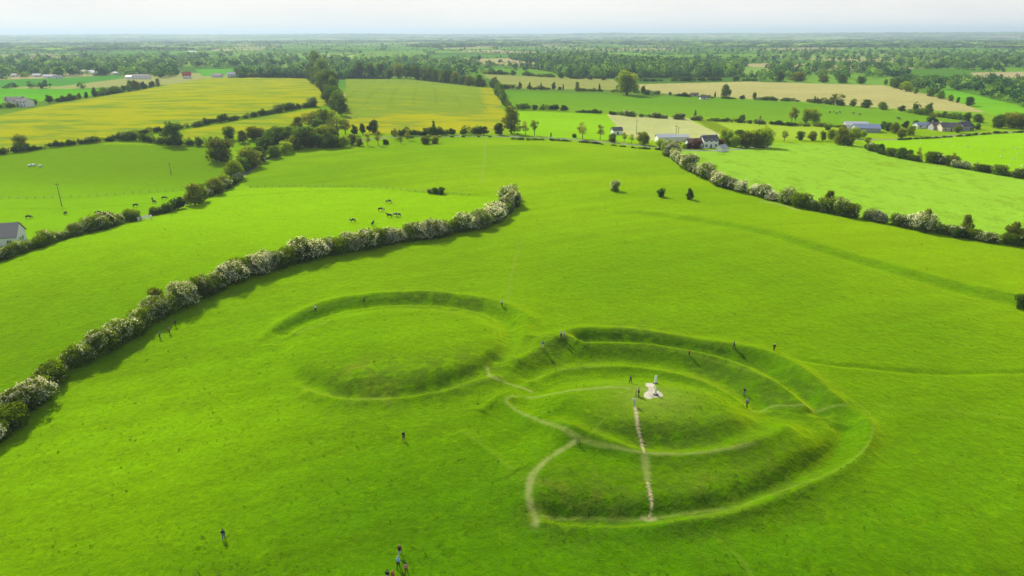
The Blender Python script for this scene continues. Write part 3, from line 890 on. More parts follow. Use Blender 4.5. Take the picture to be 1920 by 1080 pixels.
# ------------------------------------------------------------------ hedges
HB = 'hawthorn_bush'
hedge([(-45, 855), (20, 797), (75, 738), (130, 692), (200, 656), (270, 616), (340, 574), (420, 536), (500, 509), (580, 486), (650, 471), (720, 459), (790, 448), (850, 437), (910, 424), (944, 404), (955, 386), (950, 372)],
      ['haw'], (47, 25), 3.9, HB, 'bush', 'from the near end of the hedge beside the rings', 'hawthorns of the big hedge beside the rings', 1.0, 1.0, nmax=60)
hedge([(-40, 508), (20, 483), (60, 468), (130, 446), (200, 427), (258, 411)], ['haw', 'haw0', 'haw3', 'haw5'], (22, 25), 4.2, HB, 'bush', 'from the grey-roofed house along the lane hedge', 'hawthorns along the lane by the grey-roofed house')
hedge([(287, 404), (300, 400), (312, 397)], ['haw0', 'haw3'], (14, 12), 3.0, HB, 'bush', 'past the white gate along the lane', 'low bushes past the white gate')
hedge([(306, 400), (322, 396), (338, 391)], ['haw3', 'shd'], (22, 20), 4.5, HB, 'bush', 'in the dark clump past the white gate', 'dark clump past the white gate')
hedge([(352, 380), (380, 372), (410, 360), (436, 348), (452, 332)], ['haw', 'shm'], (16, 13), 4.0, HB, 'bush', 'under the olive trees along the lane', 'bushes under the olive trees along the lane')
hedge([(428, 340), (452, 326), (474, 311), (500, 299), (525, 288), (553, 276)], ['haw5', 'shm', 'haw3'], (8, 6), 4.5, HB, 'bush', 'in the low roadside hedge below the dark copse', 'low roadside hedge below the copse')
hedge([(1256, 291), (1275, 306), (1300, 323), (1330, 337), (1352, 348), (1400, 362), (1450, 375), (1482, 383)], ['haw6', 'haw1', 'haw4', 'haw2', 'haw5'], (23, 24), 5.2, HB, 'bush', 'from the farmhouse down the white-blossomed hedge', 'hawthorns of the hedge running down from the farmhouse')
hedge([(1490, 386), (1540, 396), (1590, 406), (1640, 415), (1700, 426), (1760, 438), (1820, 448), (1880, 457), (1950, 468)], ['haw', 'haw3', 'haw5', 'haw0'], (26, 27), 4.6, HB, 'bush', 'from the blossomed stretch along the rough pasture hedge', 'hawthorns of the lower hedge of the rough pasture')
hedge([(1622, 278), (1650, 288), (1690, 297), (1722, 303)], ['haw3', 'haw5', 'shd'], (14, 15), 5.0, HB, 'bush', 'from the barn end of the sheep field hedge', 'sheep field hedge, barn end')
hedge([(1740, 304), (1765, 308), (1800, 315), (1850, 323), (1925, 336)], ['haw', 'haw4', 'haw3'], (19, 15), 4.6, HB, 'bush', 'beyond the gap in the sheep field hedge', 'sheep field hedge beyond the gap')
SH = 'hedgerow_shrub'
hedge([(-20, 292), (60, 282), (130, 273), (200, 265), (250, 263), (300, 270), (345, 273), (400, 272)], ['shd', 'shd', 'haw0'], (14, 15), 7.0, SH, 'shrub', 'along the dark hedge below the yellow crop', 'dark hedge at the foot of the yellow crop')
hedge([(248, 254), (310, 246), (350, 240), (420, 228), (480, 219), (530, 209), (590, 199)], ['shd', 'haw0', 'shd'], (11, 14), 8.0, SH, 'shrub', 'along the hedge between the two yellow strips', 'hedge between the two yellow strips')
hedge([(-20, 206), (60, 198), (150, 186), (230, 173), (300, 161)], ['shd', 'dark_oval', 'mid_oval', 'olive_oval'], (14, 15), 15.0, SH, 'shrub', 'along the far edge of the big yellow field', 'far edge of the big yellow field')
hedge([(448, 146), (470, 145), (520, 145), (575, 146)], ['shd', 'shm', 'dark_round'], (10, 13), 15.0, SH, 'shrub', 'from the white bungalows along the yellow field', 'far hedge by the white bungalows')
hedge([(592, 132), (604, 150), (620, 172), (634, 200), (642, 222)], ['dark_round', 'mid_round', 'dark_oval', 'mid_oval'], (30, 30), 9.0, SH, 'shrub', 'in the tall belt between the two yellow fields', 'tall belt between the yellow fields')
hedge([(580, 142), (596, 160), (616, 186), (624, 208)], ['dark_round', 'olive_oval', 'mid_oval'], (24, 26), 12.0, SH, 'shrub', 'on the near side of the tall belt by the rape', 'near side of the tall belt')
hedge([(650, 146), (700, 147), (760, 147), (810, 152), (850, 157), (890, 162), (926, 165)], ['dark_round', 'mid_round', 'dark_oval', 'mid_oval', 'olive_round'], (24, 17), 13.0, SH, 'shrub', 'along the wood behind the striped green crop', 'wood behind the striped crop')
hedge([(928, 168), (938, 182), (948, 198), (957, 210)], ['dark_oval', 'shd', 'mid_oval'], (20, 16), 13.0, SH, 'shrub', 'down the short end of the striped crop', 'short end of the striped crop')
hedge([(962, 206), (1000, 206), (1040, 207), (1068, 208)], ['shd', 'dark_round'], (11, 11), 11.0, SH, 'shrub', 'in the round-headed hedge above the yellow trees', 'round-headed hedge above the yellow trees')
hedge([(1080, 211), (1105, 212), (1130, 214)], ['shd'], (10, 10), 9.0, SH, 'shrub', 'in the clipped dark block above the pale field', 'clipped dark block of hedge')
hedge([(1146, 215), (1170, 217), (1192, 219)], ['haw5', 'shd'], (11, 11), 9.0, SH, 'shrub', 'in the pale-topped block above the stubble', 'pale-topped block of hedge')
hedge([(1196, 219), (1230, 221), (1258, 223), (1280, 224)], ['shd', 'haw5'], (11, 10), 8.0, SH, 'shrub', 'in the long block behind the farm stubble', 'long block behind the stubble')
hedge([(1290, 225), (1330, 227), (1380, 230), (1430, 233), (1480, 236), (1530, 238), (1590, 240)], ['shd', 'shd', 'shm', 'haw0'], (8, 9), 13.0, SH, 'shrub', 'along the broken hedge above the barn', 'broken hedge above the barn')
hedge([(935, 167), (1000, 168), (1060, 170), (1130, 172), (1190, 174), (1250, 179), (1310, 183), (1400, 187), (1500, 191)], ['shd', 'shd', 'shm', 'dark_oval'], (8, 8), 21.0, SH, 'shrub', 'along the near edge of the tan fields', 'near edge of the tan fields')
hedge([(1510, 192), (1560, 196), (1620, 202), (1690, 210), (1760, 220), (1850, 232)], ['dark_oval', 'shd', 'mid_round', 'shm'], (13, 12), 18.0, SH, 'shrub', 'beyond the sparse field trees along the tan field', 'eastern edge of the tan field')
hedge([(908, 139), (980, 142), (1060, 147), (1150, 151), (1230, 153), (1330, 152), (1430, 152)], ['shd', 'dark_round', 'shm'], (9, 9), 26.0, SH, 'shrub', 'along the back of the tan fields', 'back hedge of the tan fields')
hedge([(1440, 152), (1520, 154), (1600, 157), (1660, 160), (1700, 172), (1760, 184), (1830, 202)], ['dark_round', 'mid_round', 'mid_oval', 'olive_round', 'bright_round'], (17, 14), 27.0, SH, 'shrub', 'round the far corner of the tan field', 'trees round the far corner of the tan field')
hedge([(738, 255), (800, 254), (870, 253), (915, 253)], ['shd', 'shd', 'dark_column', 'dark_oval'], (15, 16), 6.5, SH, 'shrub', 'in the dark line under the striped crop', 'dark line under the striped crop')
hedge([(960, 262), (1040, 264), (1120, 270), (1200, 279), (1250, 283)], ['shd', 'shm'], (4.5, 5), 7.5, SH, 'shrub', 'in the low lane hedge by the yellow trees', 'low hedge on the near side of the lane')
hedge([(1680, 263), (1740, 260), (1800, 256), (1860, 251), (1930, 248)], ['shd', 'shm'], (4.5, 4.5), 7.0, SH, 'shrub', 'in the low hedge above the sheep', 'low lane hedge above the sheep')
hedge([(735, 262), (800, 258), (870, 257), (930, 257)], ['shm', 'haw5'], (3.5, 3.5), 8.0, SH, 'shrub', 'in the trimmed lane verge below the dark line', 'trimmed verge of the lane')

# ------------------------------------------------------------------ single trees, by the place they stand
TREELOOK = {'bright_great': 'great round bright green tree', 'mid_great': 'great round green tree', 'yellow_sparse': 'thin yellow spring tree', 'olive_sparse': 'thin olive tree with bare limbs',
            'dark_column': 'narrow ivy-dark tree', 'dark_round': 'round dark tree', 'dark_oval': 'tall dark tree', 'mid_round': 'round green tree', 'mid_oval': 'tall green tree',
            'olive_round': 'round olive tree', 'olive_oval': 'tall olive tree', 'bright_round': 'round fresh green tree', 'bright_oval': 'tall fresh green tree',
            'shb': 'small dark bush', 'shd': 'small dark bush', 'shm': 'small green bush', 'sho': 'small olive bush', 'shc': 'copper-leaved bush', 'haw1': 'small blossoming hawthorn', 'haw4': 'blossoming hawthorn', 'haw5': 'flecked hawthorn'}


def stand(tail, group, items, fat=1.0):
    cnt = {}
    for it in items:
        px, py, hp, kd = it[:4]; wd = (it[4] if len(it) > 4 else 1.0) * fat
        p = G(px, py); h = hp * mpp(p) * 1.04
        i = cnt.get(kd, 0); cnt[kd] = i + 1
        tot = sum(1 for q in items if q[3] == kd)
        sh = kd[:2] == 'sh' or kd[:3] == 'haw'
        lab = TREELOOK[kd] + (', %s' % ordinal(i) if tot > 1 else ',') + ' ' + tail
        plant(kd, p - Vector((0, 0, 0.1)), h, 'bush' if sh else ('young_tree' if 'sparse' in kd else 'broadleaf_tree'), lab, 'bush' if sh else 'tree', group if tot > 1 else None, wd)


stand('alone on the open pasture beyond the rings', 'bushes alone on the pasture', [(806, 362, 9, 'haw5'), (817, 363, 12, 'shb'), (827, 364, 13, 'shb'), (1152, 358, 20, 'haw4', .8), (1239, 369, 18, 'shb', .8), (1293, 374, 21, 'dark_round', .75)])
stand('at the foot of the long scarp', None, [(1916, 578, 30, 'shb', 0.8)])
stand('beside the big hedge', None, [(298, 572, 34, 'sho', 0.7)])
stand('along the lane beyond the dark clump', 'olive trees along the lane', [(366, 384, 40, 'olive_oval', 1.3), (378, 378, 34, 'bright_oval'), (404, 364, 30, 'olive_round'), (420, 352, 24, 'olive_round'), (441, 336, 34, 'bright_round'), (456, 322, 26, 'mid_round'), (470, 314, 38, 'olive_round'), (485, 304, 28, 'mid_round')], 1.2)
stand('at the corner of the dark green field', None, [(414, 302, 42, 'olive_round', 1.25), (326, 272, 44, 'mid_oval', 1.2), (40, 281, 28, 'olive_round'), (430, 262, 24, 'dark_round')], 1.15)
stand('in the copse by the bend of the lane', 'trees of the copse by the bend', [(500, 284, 26, 'mid_round'), (508, 272, 26, 'mid_round'), (515, 296, 22, 'mid_round'), (524, 276, 36, 'dark_round'), (533, 288, 24, 'bright_round'), (545, 272, 34, 'dark_oval'), (552, 281, 26, 'olive_round'), (570, 276, 38, 'dark_round', 1.15), (584, 277, 30, 'olive_round'), (597, 277, 28, 'mid_oval'), (607, 276, 24, 'bright_oval'), (619, 277, 28, 'mid_round'), (630, 277, 22, 'mid_round'), (644, 276, 22, 'bright_round'),
       (560, 250, 30, 'olive_oval'), (580, 246, 36, 'olive_sparse', 1.2), (595, 250, 28, 'mid_oval'), (606, 240, 36, 'bright_oval'), (616, 236, 30, 'bright_round'), (600, 262, 26, 'bright_round'), (634, 256, 38, 'olive_sparse', 1.4), (648, 254, 30, 'olive_sparse'), (622, 262, 22, 'olive_round'), (560, 266, 26, 'mid_round'), (580, 266, 28, 'olive_round'), (475, 262, 24, 'olive_round'), (540, 262, 26, 'bright_oval'), (520, 262, 24, 'mid_round'), (612, 258, 26, 'bright_round'), (592, 236, 26, 'olive_round'), (570, 262, 24, 'bright_round'), (455, 268, 24, 'olive_oval'), (490, 260, 20, 'olive_round')], 1.3)
stand('beside the lane below the striped crop', 'thin trees beside the lane below the crop', [(660, 272, 20, 'olive_round'), (674, 274, 16, 'olive_round'), (665, 254, 22, 'dark_oval'), (680, 252, 20, 'dark_oval'), (690, 274, 24, 'yellow_sparse'), (700, 250, 24, 'dark_round'), (709, 273, 28, 'yellow_sparse'), (724, 271, 10, 'shb'), (741, 263, 22, 'yellow_sparse'), (765, 263, 22, 'yellow_sparse'), (752, 270, 16, 'olive_sparse'), (797, 270, 15, 'sho'), (806, 269, 16, 'olive_sparse'), (816, 269, 14, 'sho'), (958, 250, 50, 'olive_oval', 1.0), (935, 253, 22, 'dark_round'), (814, 252, 26, 'dark_column')])
stand('in the yellow row along the lane', 'yellow trees along the lane', [(971, 254, 24, 'yellow_sparse'), (985, 254, 27, 'yellow_sparse'), (1002, 254, 30, 'olive_sparse'), (1033, 258, 10, 'dark_column'), (1092, 260, 30, 'yellow_sparse', 1.2), (1125, 262, 28, 'yellow_sparse'), (1148, 267, 17, 'olive_round'), (1170, 268, 20, 'yellow_sparse'), (1184, 269, 18, 'yellow_sparse'), (1198, 271, 24, 'yellow_sparse'), (1207, 272, 24, 'olive_round'), (1077, 258, 8, 'shb')])
stand('in the farmhouse garden', 'trees of the farmhouse garden', [(1237, 276, 16, 'bright_round'), (1250, 282, 20, 'olive_round'), (1283, 279, 10, 'bright_round'), (1291, 279, 12, 'shc'), (1306, 279, 17, 'shc'), (1356, 270, 30, 'bright_oval'), (1367, 274, 26, 'mid_round'), (1378, 276, 24, 'bright_round'), (1386, 268, 24, 'dark_round'), (1397, 277, 30, 'olive_round'), (1410, 274, 30, 'bright_round'), (1420, 277, 32, 'olive_round'), (1433, 277, 38, 'bright_round', 1.1), (1348, 276, 16, 'shc')])
stand('between the farmhouse and the barn', 'trees between farmhouse and barn', [(1470, 266, 22, 'olive_sparse'), (1500, 263, 17, 'dark_round'), (1523, 264, 18, 'olive_round'), (1542, 264, 20, 'bright_oval'), (1558, 262, 20, 'bright_round'), (1574, 271, 32, 'olive_round'), (1590, 273, 24, 'olive_round'), (1604, 260, 22, 'bright_round'), (1618, 258, 14, 'bright_round'), (1552, 244, 10, 'shb'), (1580, 250, 16, 'olive_round')])
stand('in the paddock above the barn', 'trees of the paddock above the barn', [(1484, 233, 32, 'yellow_sparse', .9), (1490, 233, 30, 'olive_sparse', .8), (1510, 231, 28, 'bright_oval'), (1525, 230, 28, 'bright_round'), (1303, 224, 18, 'dark_column'), (1424, 232, 16, 'yellow_sparse', .7), (1391, 228, 13, 'dark_round')])
stand('among the roadside houses', 'trees among the roadside houses', [(1655, 242, 14, 'mid_round'), (1664, 246, 16, 'dark_round'), (1677, 250, 20, 'olive_round'), (1697, 241, 14, 'dark_round'), (1706, 254, 20, 'bright_round'), (1716, 238, 12, 'dark_round'), (1744, 239, 20, 'dark_round'), (1752, 238, 16, 'dark_round'), (1795, 249, 14, 'bright_round'), (1820, 244, 12, 'mid_round'), (1832, 243, 13, 'mid_round'), (1870, 240, 24, 'mid_round'), (1885, 238, 26, 'olive_round'), (1900, 240, 28, 'olive_round', 1.2), (1916, 242, 28, 'olive_round', 1.2), (1690, 258, 18, 'olive_round'), (1785, 242, 14, 'yellow_sparse', 1.3)])
stand('rising out of the rough pasture hedge', 'trees of the rough pasture hedge', [(1552, 394, 36, 'olive_oval'), (1574, 402, 34, 'yellow_sparse'), (1733, 430, 40, 'olive_oval', .9), (1808, 442, 40, 'olive_oval', .85), (1790, 446, 20, 'dark_round'), (1896, 456, 42, 'olive_oval'), (1918, 460, 34, 'olive_round')])
stand('rising out of the sheep field hedge', 'trees of the sheep field hedge', [(1626, 276, 20, 'olive_sparse'), (1650, 288, 18, 'dark_round'), (1690, 297, 20, 'dark_round'), (1702, 299, 18, 'dark_round'), (1722, 302, 26, 'yellow_sparse', .8), (1783, 312, 26, 'yellow_sparse', .9)])
stand('between the tan and the green fields', 'trees between the tan and green fields', [(1175, 178, 42, 'bright_great', 1.1), (975, 167, 14, 'dark_oval', .8), (993, 168, 14, 'dark_column'), (1014, 168, 13, 'dark_column'), (1038, 169, 16, 'dark_oval', .8), (1056, 170, 12, 'dark_column'), (1082, 171, 17, 'olive_oval', .9), (1124, 172, 15, 'dark_column'), (1206, 176, 16, 'dark_oval'), (1340, 184, 12, 'dark_column'), (1360, 183, 23, 'dark_round', .8), (1414, 187, 14, 'mid_oval'), (1527, 194, 14, 'dark_column'), (1562, 197, 22, 'olive_sparse', 1.3), (1574, 198, 22, 'olive_sparse', 1.3), (1600, 200, 16, 'olive_sparse', 1.2), (1740, 216, 24, 'dark_oval'), (1716, 213, 17, 'mid_oval'), (1812, 227, 16, 'dark_round'), (1770, 221, 12, 'mid_round')])

# ------------------------------------------------------------------ woods and hedgerow trees of the plain, too many to count
def far_material():
    m = bpy.data.materials.new('far_foliage'); t = NT(m)
    c = t.n('ShaderNodeAttribute', attribute_name='Col').outputs['Color']
    d = t.n('ShaderNodeBsdfDiffuse', ins={'Color': c}).outputs[0]
    tr = t.n('ShaderNodeBsdfTranslucent', ins={'Color': c}).outputs[0]
    t.out(t.n('ShaderNodeMixShader', ins={0: 0.35, 1: d, 2: tr}).outputs[0])
    return m


def far_unit(k, n, flat=False):
    r = np.random.default_rng(900 + k)
    L = [((0, 0, .45), (.42, .42, .40))]
    for i in range(7):
        a = r.uniform(0, 6.28); q = r.uniform(.1, .3)
        L.append(((q * math.cos(a), q * math.sin(a), r.uniform(.2, .82)), (r.uniform(.16, .26),) * 3))
    if n <= 14: L = L[:1]
    V, F, t, p, d = leaf_cloud(L, n, {70: .24, 34: .33}.get(n, .55), r, shell=.75, outward=.9)
    V[:, 2] -= 0.02
    return V, t


def far_stuff():
    pts = []   # x, y, height, width, colour index, lod
    uu = np.arange(-34, 60); vv = np.arange(-4, 40)
    r = np.random.default_rng(5)
    P = []
    for step, lo, hi in ((10.0, 560, 1500), (12.0, 1500, 3000), (17.0, 3000, 6200)):
        for iu in uu:
            s = np.arange(0, (vv[-1] - vv[0]) * LB, step) / LB + vv[0]
            x, y = lat_fwd(np.full(s.shape, float(iu)), s)
            e = hash2(np.full(s.shape, float(iu)), np.floor(s), 8)
            P.append((x, y, e, s, lo, hi))
        for iv in vv:
            s = np.arange(0, (uu[-1] - uu[0]) * LA, step) / LA + uu[0]
            x, y = lat_fwd(s, np.full(s.shape, float(iv)))
            e = hash2(np.floor(s), np.full(s.shape, float(iv)), 9)
            P.append((x, y, e, s, lo, hi))
    X = []; Y = []; Hh = []; Wd = []
    for x, y, e, s, lo, hi in P:
        d = np.hypot(x, y); ang = np.degrees(np.arctan2(x, y))
        k = (d > lo) & (d < hi) & (np.abs(ang) < 45) & (e > 0.20)
        dens = np.where(e > 0.55, 0.95, 0.65)
        k &= r.random(len(x)) < dens
        n = k.sum()
        if not n: continue
        tall = np.where(r.random(n) < 0.24, r.uniform(8, 15, n), r.uniform(3, 6.5, n))
        X.append(x[k] + r.normal(size=n) * 2.5); Y.append(y[k] + r.normal(size=n) * 2.5); Hh.append(tall); Wd.append(np.where(tall > 8, tall * r.uniform(.6, 1.0, n), r.uniform(8, 13, n)))
    # woods: whole cells
    for iu in uu:
        for iv in vv:
            if not cell_wood(np.array(float(iu)), np.array(float(iv))): continue
            cx, cy = lat_fwd(np.array(iu + .5), np.array(iv + .5)); d = math.hypot(cx, cy)
            if d < 950 or d > 6000 or abs(math.degrees(math.atan2(cx, cy))) > 46: continue
            st = 10.5 if d < 2200 else (14 if d < 3800 else 20)
            a, b = np.meshgrid(np.arange(0, 1, st / LA), np.arange(0, 1, st / LB))
            a = iu + (a.ravel() + r.uniform(-.02, .02, a.size)); b = iv + b.ravel() + r.uniform(-.02, .02, b.size)
            x, y = lat_fwd(a, b); n = len(x)
            X.append(x); Y.append(y); Hh.append(r.uniform(11, 19, n)); Wd.append(np.full(n, st * 1.25) * r.uniform(.85, 1.2, n))
    # the low wooded country north of the village and the wood to the east
    for px0, px1, py0, py1, n, h0, h1 in ((0, 330, 108, 146, 500, 9, 18), (330, 600, 104, 128, 190, 8, 17), (600, 900, 112, 144, 280, 10, 18), (1225, 1400, 116, 142, 130, 9, 19), (1440, 1700, 122, 148, 150, 9, 17), (1690, 1960, 150, 205, 260, 7, 13), (1700, 1960, 108, 130, 200, 10, 17), (900, 1230, 118, 138, 80, 6, 12), (1420, 1980, 97, 116, 330, 9, 15), (1000, 1450, 88, 98, 110, 9, 14), (0, 260, 165, 180, 26, 7, 12)):
        px = r.uniform(px0, px1, n); py = r.uniform(py0, py1, n)
        g = np.array([gplane(a, b) for a, b in zip(px, py)])
        hh = r.uniform(h0, h1, n)
        X.append(g[:, 0]); Y.append(g[:, 1]); Hh.append(hh); Wd.append(hh * r.uniform(.85, 1.4, n))
    x = np.concatenate(X); y = np.concatenate(Y); h = np.concatenate(Hh); w = np.concatenate(Wd)
    keep = np.ones(len(x), bool)
    for nm, Pg, c in FIELDS: keep &= ~inpoly(x, y, Pg)
    hill = poly([(-300, 300), (0, 205), (150, 186), (400, 150), (600, 146), (940, 165), (1300, 185), (1500, 195), (1900, 240), (2200, 260), (2200, 900), (-300, 900)])
    keep &= ~inpoly(x, y, hill)
    for q in HOUSES_AT: keep &= ~((np.abs(np.arctan2(x, y) - math.atan2(q[0], q[1])) < 13.0 / math.hypot(q[0], q[1])) & (np.hypot(x, y) < math.hypot(q[0], q[1]) + 16) & (np.hypot(x, y) > math.hypot(q[0], q[1]) - 28))
    x, y, h, w = x[keep], y[keep], h[keep], w[keep]
    # the distance: belts of wood as large low clumps
    n = 6500
    d = 3600 * (16000 / 3600) ** r.random(n); a = np.radians(r.uniform(-44, 44, n))
    fx, fy = d * np.sin(a), d * np.cos(a)
    k = fbm(fx / 1500, fy / 700, 77, 3) > 0.43
    x = np.concatenate([x, fx[k]]); y = np.concatenate([y, fy[k]]); h = np.concatenate([h, r.uniform(9, 15, k.sum())]); w = np.concatenate([w, r.uniform(50, 150, k.sum())])
    z = terrain(x, y)
    d = np.hypot(x, y)
    lod = np.where(d < 1700, 0, np.where(d < 3200, 1, 2))
    pal = srgb(np.array([(52, 92, 34), (66, 108, 36), (84, 124, 42), (110, 145, 52), (58, 98, 50), (100, 125, 60), (126, 160, 55), (46, 82, 40)])) * 1.12
    for nm, near_part in (('hedgerow_woodland', True), ('distant_woodland', False)):
        VV = []; CC = []
        for lo, n in ((0, 70), (1, 34), (2, 14)):
            sel = np.flatnonzero((lod == lo) & ((d < 1700) == near_part))
            if not len(sel): continue
            un = [far_unit(j + lo * 10, n) for j in range(5)]
            for j in range(5):
                s = sel[j::5]
                if not len(s): continue
                V, t = un[j]
                th = r.uniform(0, 6.28, len(s)); c_, s_ = np.cos(th)[:, None], np.sin(th)[:, None]
                vx = (V[None, :, 0] * c_ - V[None, :, 1] * s_) * w[s][:, None] + x[s][:, None]
                vy = (V[None, :, 0] * s_ + V[None, :, 1] * c_) * w[s][:, None] + y[s][:, None]
                vz = V[None, :, 2] * h[s][:, None] + z[s][:, None]
                VV.append(np.stack([vx, vy, vz], -1).reshape(-1, 3))
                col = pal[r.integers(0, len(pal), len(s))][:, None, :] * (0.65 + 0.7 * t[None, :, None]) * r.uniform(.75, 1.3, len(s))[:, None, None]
                CC.append(col.reshape(-1, 3))
        if not VV: continue
        V = np.vstack(VV); Cc = np.vstack(CC)
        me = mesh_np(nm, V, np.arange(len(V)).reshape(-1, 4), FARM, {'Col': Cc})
        o = obj(nm, me)
        tag(o, 'hedgerow trees and woods covering the plain' if near_part else 'hazy distant belts of wood near the horizon', 'woodland', None, 'stuff')
        print(nm, len(V) // 4)


FARM = far_material()
HOUSES_AT = []

# ------------------------------------------------------------------ buildings
def gable(b, L, W, hw, hr):
    """walls with gable ends, open underneath"""
    x, y = L / 2, W / 2
    V = [(-x, -y, -.4), (x, -y, -.4), (x, y, -.4), (-x, y, -.4), (-x, -y, hw), (x, -y, hw), (x, y, hw), (-x, y, hw), (-x, 0, hw + hr), (x, 0, hw + hr)]
    b.add(V, [(0, 1, 5, 4), (2, 3, 7, 6), (1, 2, 6, 5), (3, 0, 4, 7)], [(5, 6, 9), (7, 4, 8)])


def roof_mb(L, W, hw, hr, ov=0.4, th=0.18, hip=0.0):
    b = MB(); x = L / 2 + ov; y = W / 2 + ov; sl = hr / (W / 2); z0 = hw - sl * ov + 0.02; z1 = hw + hr + 0.02; xr = x - hip
    for s in (-1, 1):
        V = [(-x, s * y, z0), (x, s * y, z0), (xr, 0, z1), (-xr, 0, z1)]
        V += [(a, c, z + th) for a, c, z in V]
        b.add(V, [(0, 1, 2, 3), (4, 7, 6, 5), (0, 4, 5, 1), (1, 5, 6, 2), (2, 6, 7, 3), (3, 7, 4, 0)])
    if hip:
        for s in (-1, 1): b.add([(s * x, -y, z0 + th), (s * x, y, z0 + th), (s * xr, 0, z1 + th)], (), [(0, 1, 2)])
    return b


def house(name, label, px, py, rot, L, W, hw, hr, wall, roof, cat='house', chim=1, wins=3, door=True, gwin=0, group=None, hip=0.0, floors=1, wingl=None, near=False):
    p = G(px, py)
    HOUSES_AT.append((p.x, p.y))
    root = bpy.data.objects.new(name, None); C.objects.link(root)
    root.location = p; root.rotation_euler = (0, 0, R(rot)); tag(root, label, cat, group)
    b = MB(); gable(b, L, W, hw, hr)
    if wingl:
        b2 = MB(); gable(b2, wingl[0], wingl[1], hw * .8, hr * .7)
        v = np.vstack(b2.V); v[:, 0] += wingl[2]; v[:, 1] += wingl[3]
        b.add(v, np.vstack(b2.F4), np.vstack(b2.F3))
    obj('wall', b.mesh('wall', M[wall]), root)
    rb = roof_mb(L, W, hw, hr, hip=hip)
    if wingl:
        r2 = roof_mb(wingl[0], wingl[1], hw * .8, hr * .7); v = np.vstack(r2.V); v[:, 0] += wingl[2]; v[:, 1] += wingl[3]
        rb.add(v, np.vstack(r2.F4))
    ro = obj('roof', rb.mesh('roof', M[roof]), root)
    for i in range(chim):
        c = MB(); cx = (L / 2 - 0.7) * (-1 if i == 0 else 1) if chim > 1 or not near else -L * 0.18
        c.box(cx - .4, cx + .4, -.3, .3, hw + hr - .7, hw + hr + 1.0); c.box(cx - .5, cx + .5, -.4, .4, hw + hr + 1.0, hw + hr + 1.15)
        for s in (-.2, .2): c.tube([(cx + s, 0, hw + hr + 1.15), (cx + s, 0, hw + hr + 1.5)], 0.11, 6)
        obj('chimney', c.mesh('chimney', M[wall]), ro)
    for side in (-1, 1):
        slots = [(-L / 2 + L * (i + .5) / wins) for i in range(wins)] if wins else []
        for fl in range(floors):
            zz = 0.9 + fl * 2.7
            for i, xx in enumerate(slots):
                if door and fl == 0 and i == wins // 2:
                    d = MB(); d.box(xx - .5, xx + .5, side * W / 2 - .03, side * W / 2 + .06, 0, 2.05)
                    if side == -1: obj('door', d.mesh('door', M['doorpaint']), root); continue
                f = MB(); y0 = side * (W / 2 + 0.03)
                ww, hh = 1.3, 1.2
                for (a, c_, e, g) in ((xx - ww / 2 - .08, xx - ww / 2, zz, zz + hh), (xx + ww / 2, xx + ww / 2 + .08, zz, zz + hh), (xx - ww / 2 - .08, xx + ww / 2 + .08, zz - .1, zz), (xx - ww / 2 - .08, xx + ww / 2 + .08, zz + hh, zz + hh + .08), (xx - .035, xx + .035, zz, zz + hh)):
                    f.box(a, c_, y0 - .05, y0 + .05, e, g)
                fo = obj('window', f.mesh('window', M['paint']), root)
                pn = MB(); pn.box(xx - ww / 2, xx + ww / 2, y0 - .03, y0 + .012, zz, zz + hh); obj('pane', pn.mesh('pane', M['glass']), fo)
    for i in range(gwin):
        for s in (-1, 1):
            xx = s * (L / 2 + .03); yy = (i - (gwin - 1) / 2) * 2.2; zz = 0.9
            f = MB()
            for (a, c_, e, g) in ((yy - .66, yy - .6, zz, zz + 1.2), (yy + .6, yy + .66, zz, zz + 1.2), (yy - .66, yy + .66, zz - .08, zz), (yy - .66, yy + .66, zz + 1.2, zz + 1.28)): f.box(xx - .05, xx + .05, a, c_, e, g)
            fo = obj('window', f.mesh('window', M['paint']), root)
            pn = MB(); pn.box(xx - .03, xx + .012, yy - .6, yy + .6, zz, zz + 1.2); obj('pane', pn.mesh('pane', M['glass']), fo)
    return root


house('house', 'white house with a wide grey roof beside the lane', -10, 459, 18, 15.5, 9.5, 3.2, 3.4, 'wallwhite', 'greyslate', chim=1, wins=4, gwin=2, near=True)
house('farmhouse', 'white two-storey farmhouse with grey roof beside copper bushes', 1328, 276, 12, 9, 6.5, 4.5, 2.4, 'wallwhite', 'slate', chim=2, wins=3, gwin=1, floors=2)
house('outhouse', 'long brown-roofed outhouse against the white farmhouse', 1305, 276, 8, 12, 6.5, 2.8, 2.3, 'wallwhite', 'browntile', 'outbuilding', 0, 2)
house('shed', 'small white shed standing alone below the farm trees', 1353, 284, 35, 5.0, 4.0, 2.2, 1.5, 'wallwhite', 'tin', 'shed', 0, 0)
house('barn', 'pale tin barn behind the lane west of the farmhouse', 1247, 266, 5, 11, 7, 3.2, 1.6, 'wallwhite', 'tin', 'barn', 0, 0)
house('shed', 'low white shed between the pale barn and the farmhouse', 1276, 264, 5, 9, 6, 2.6, 1.2, 'wallwhite', 'tin', 'shed', 0, 0)
house('shed', 'small black-roofed white shed among the yellow lane trees', 1156, 252, 12, 6.5, 5, 3.0, 1.8, 'wallwhite', 'slate', 'shed', 0, 1)
house('barn', 'wide barn with blue-grey roof above the fresh green trees', 1623, 247, -12, 16, 11, 3.0, 2.3, 'wallgrey', 'bluetin', 'barn', 0, 0)
house('barn', 'white-roofed shed joined behind the blue-grey barn', 1603, 243, -12, 15, 9, 3.4, 2.2, 'wallwhite', 'tin', 'barn', 0, 0)
house('bungalow', 'cream bungalow beside the road above the sheep', 1777, 245, 0, 13, 8, 2.9, 2.4, 'wallcream', 'slate', chim=1, wins=3)
house('house', 'small grey house next to the cream bungalow', 1806, 244, 20, 9, 7, 3.2, 2.6, 'wallgrey', 'slate', chim=1, wins=2)
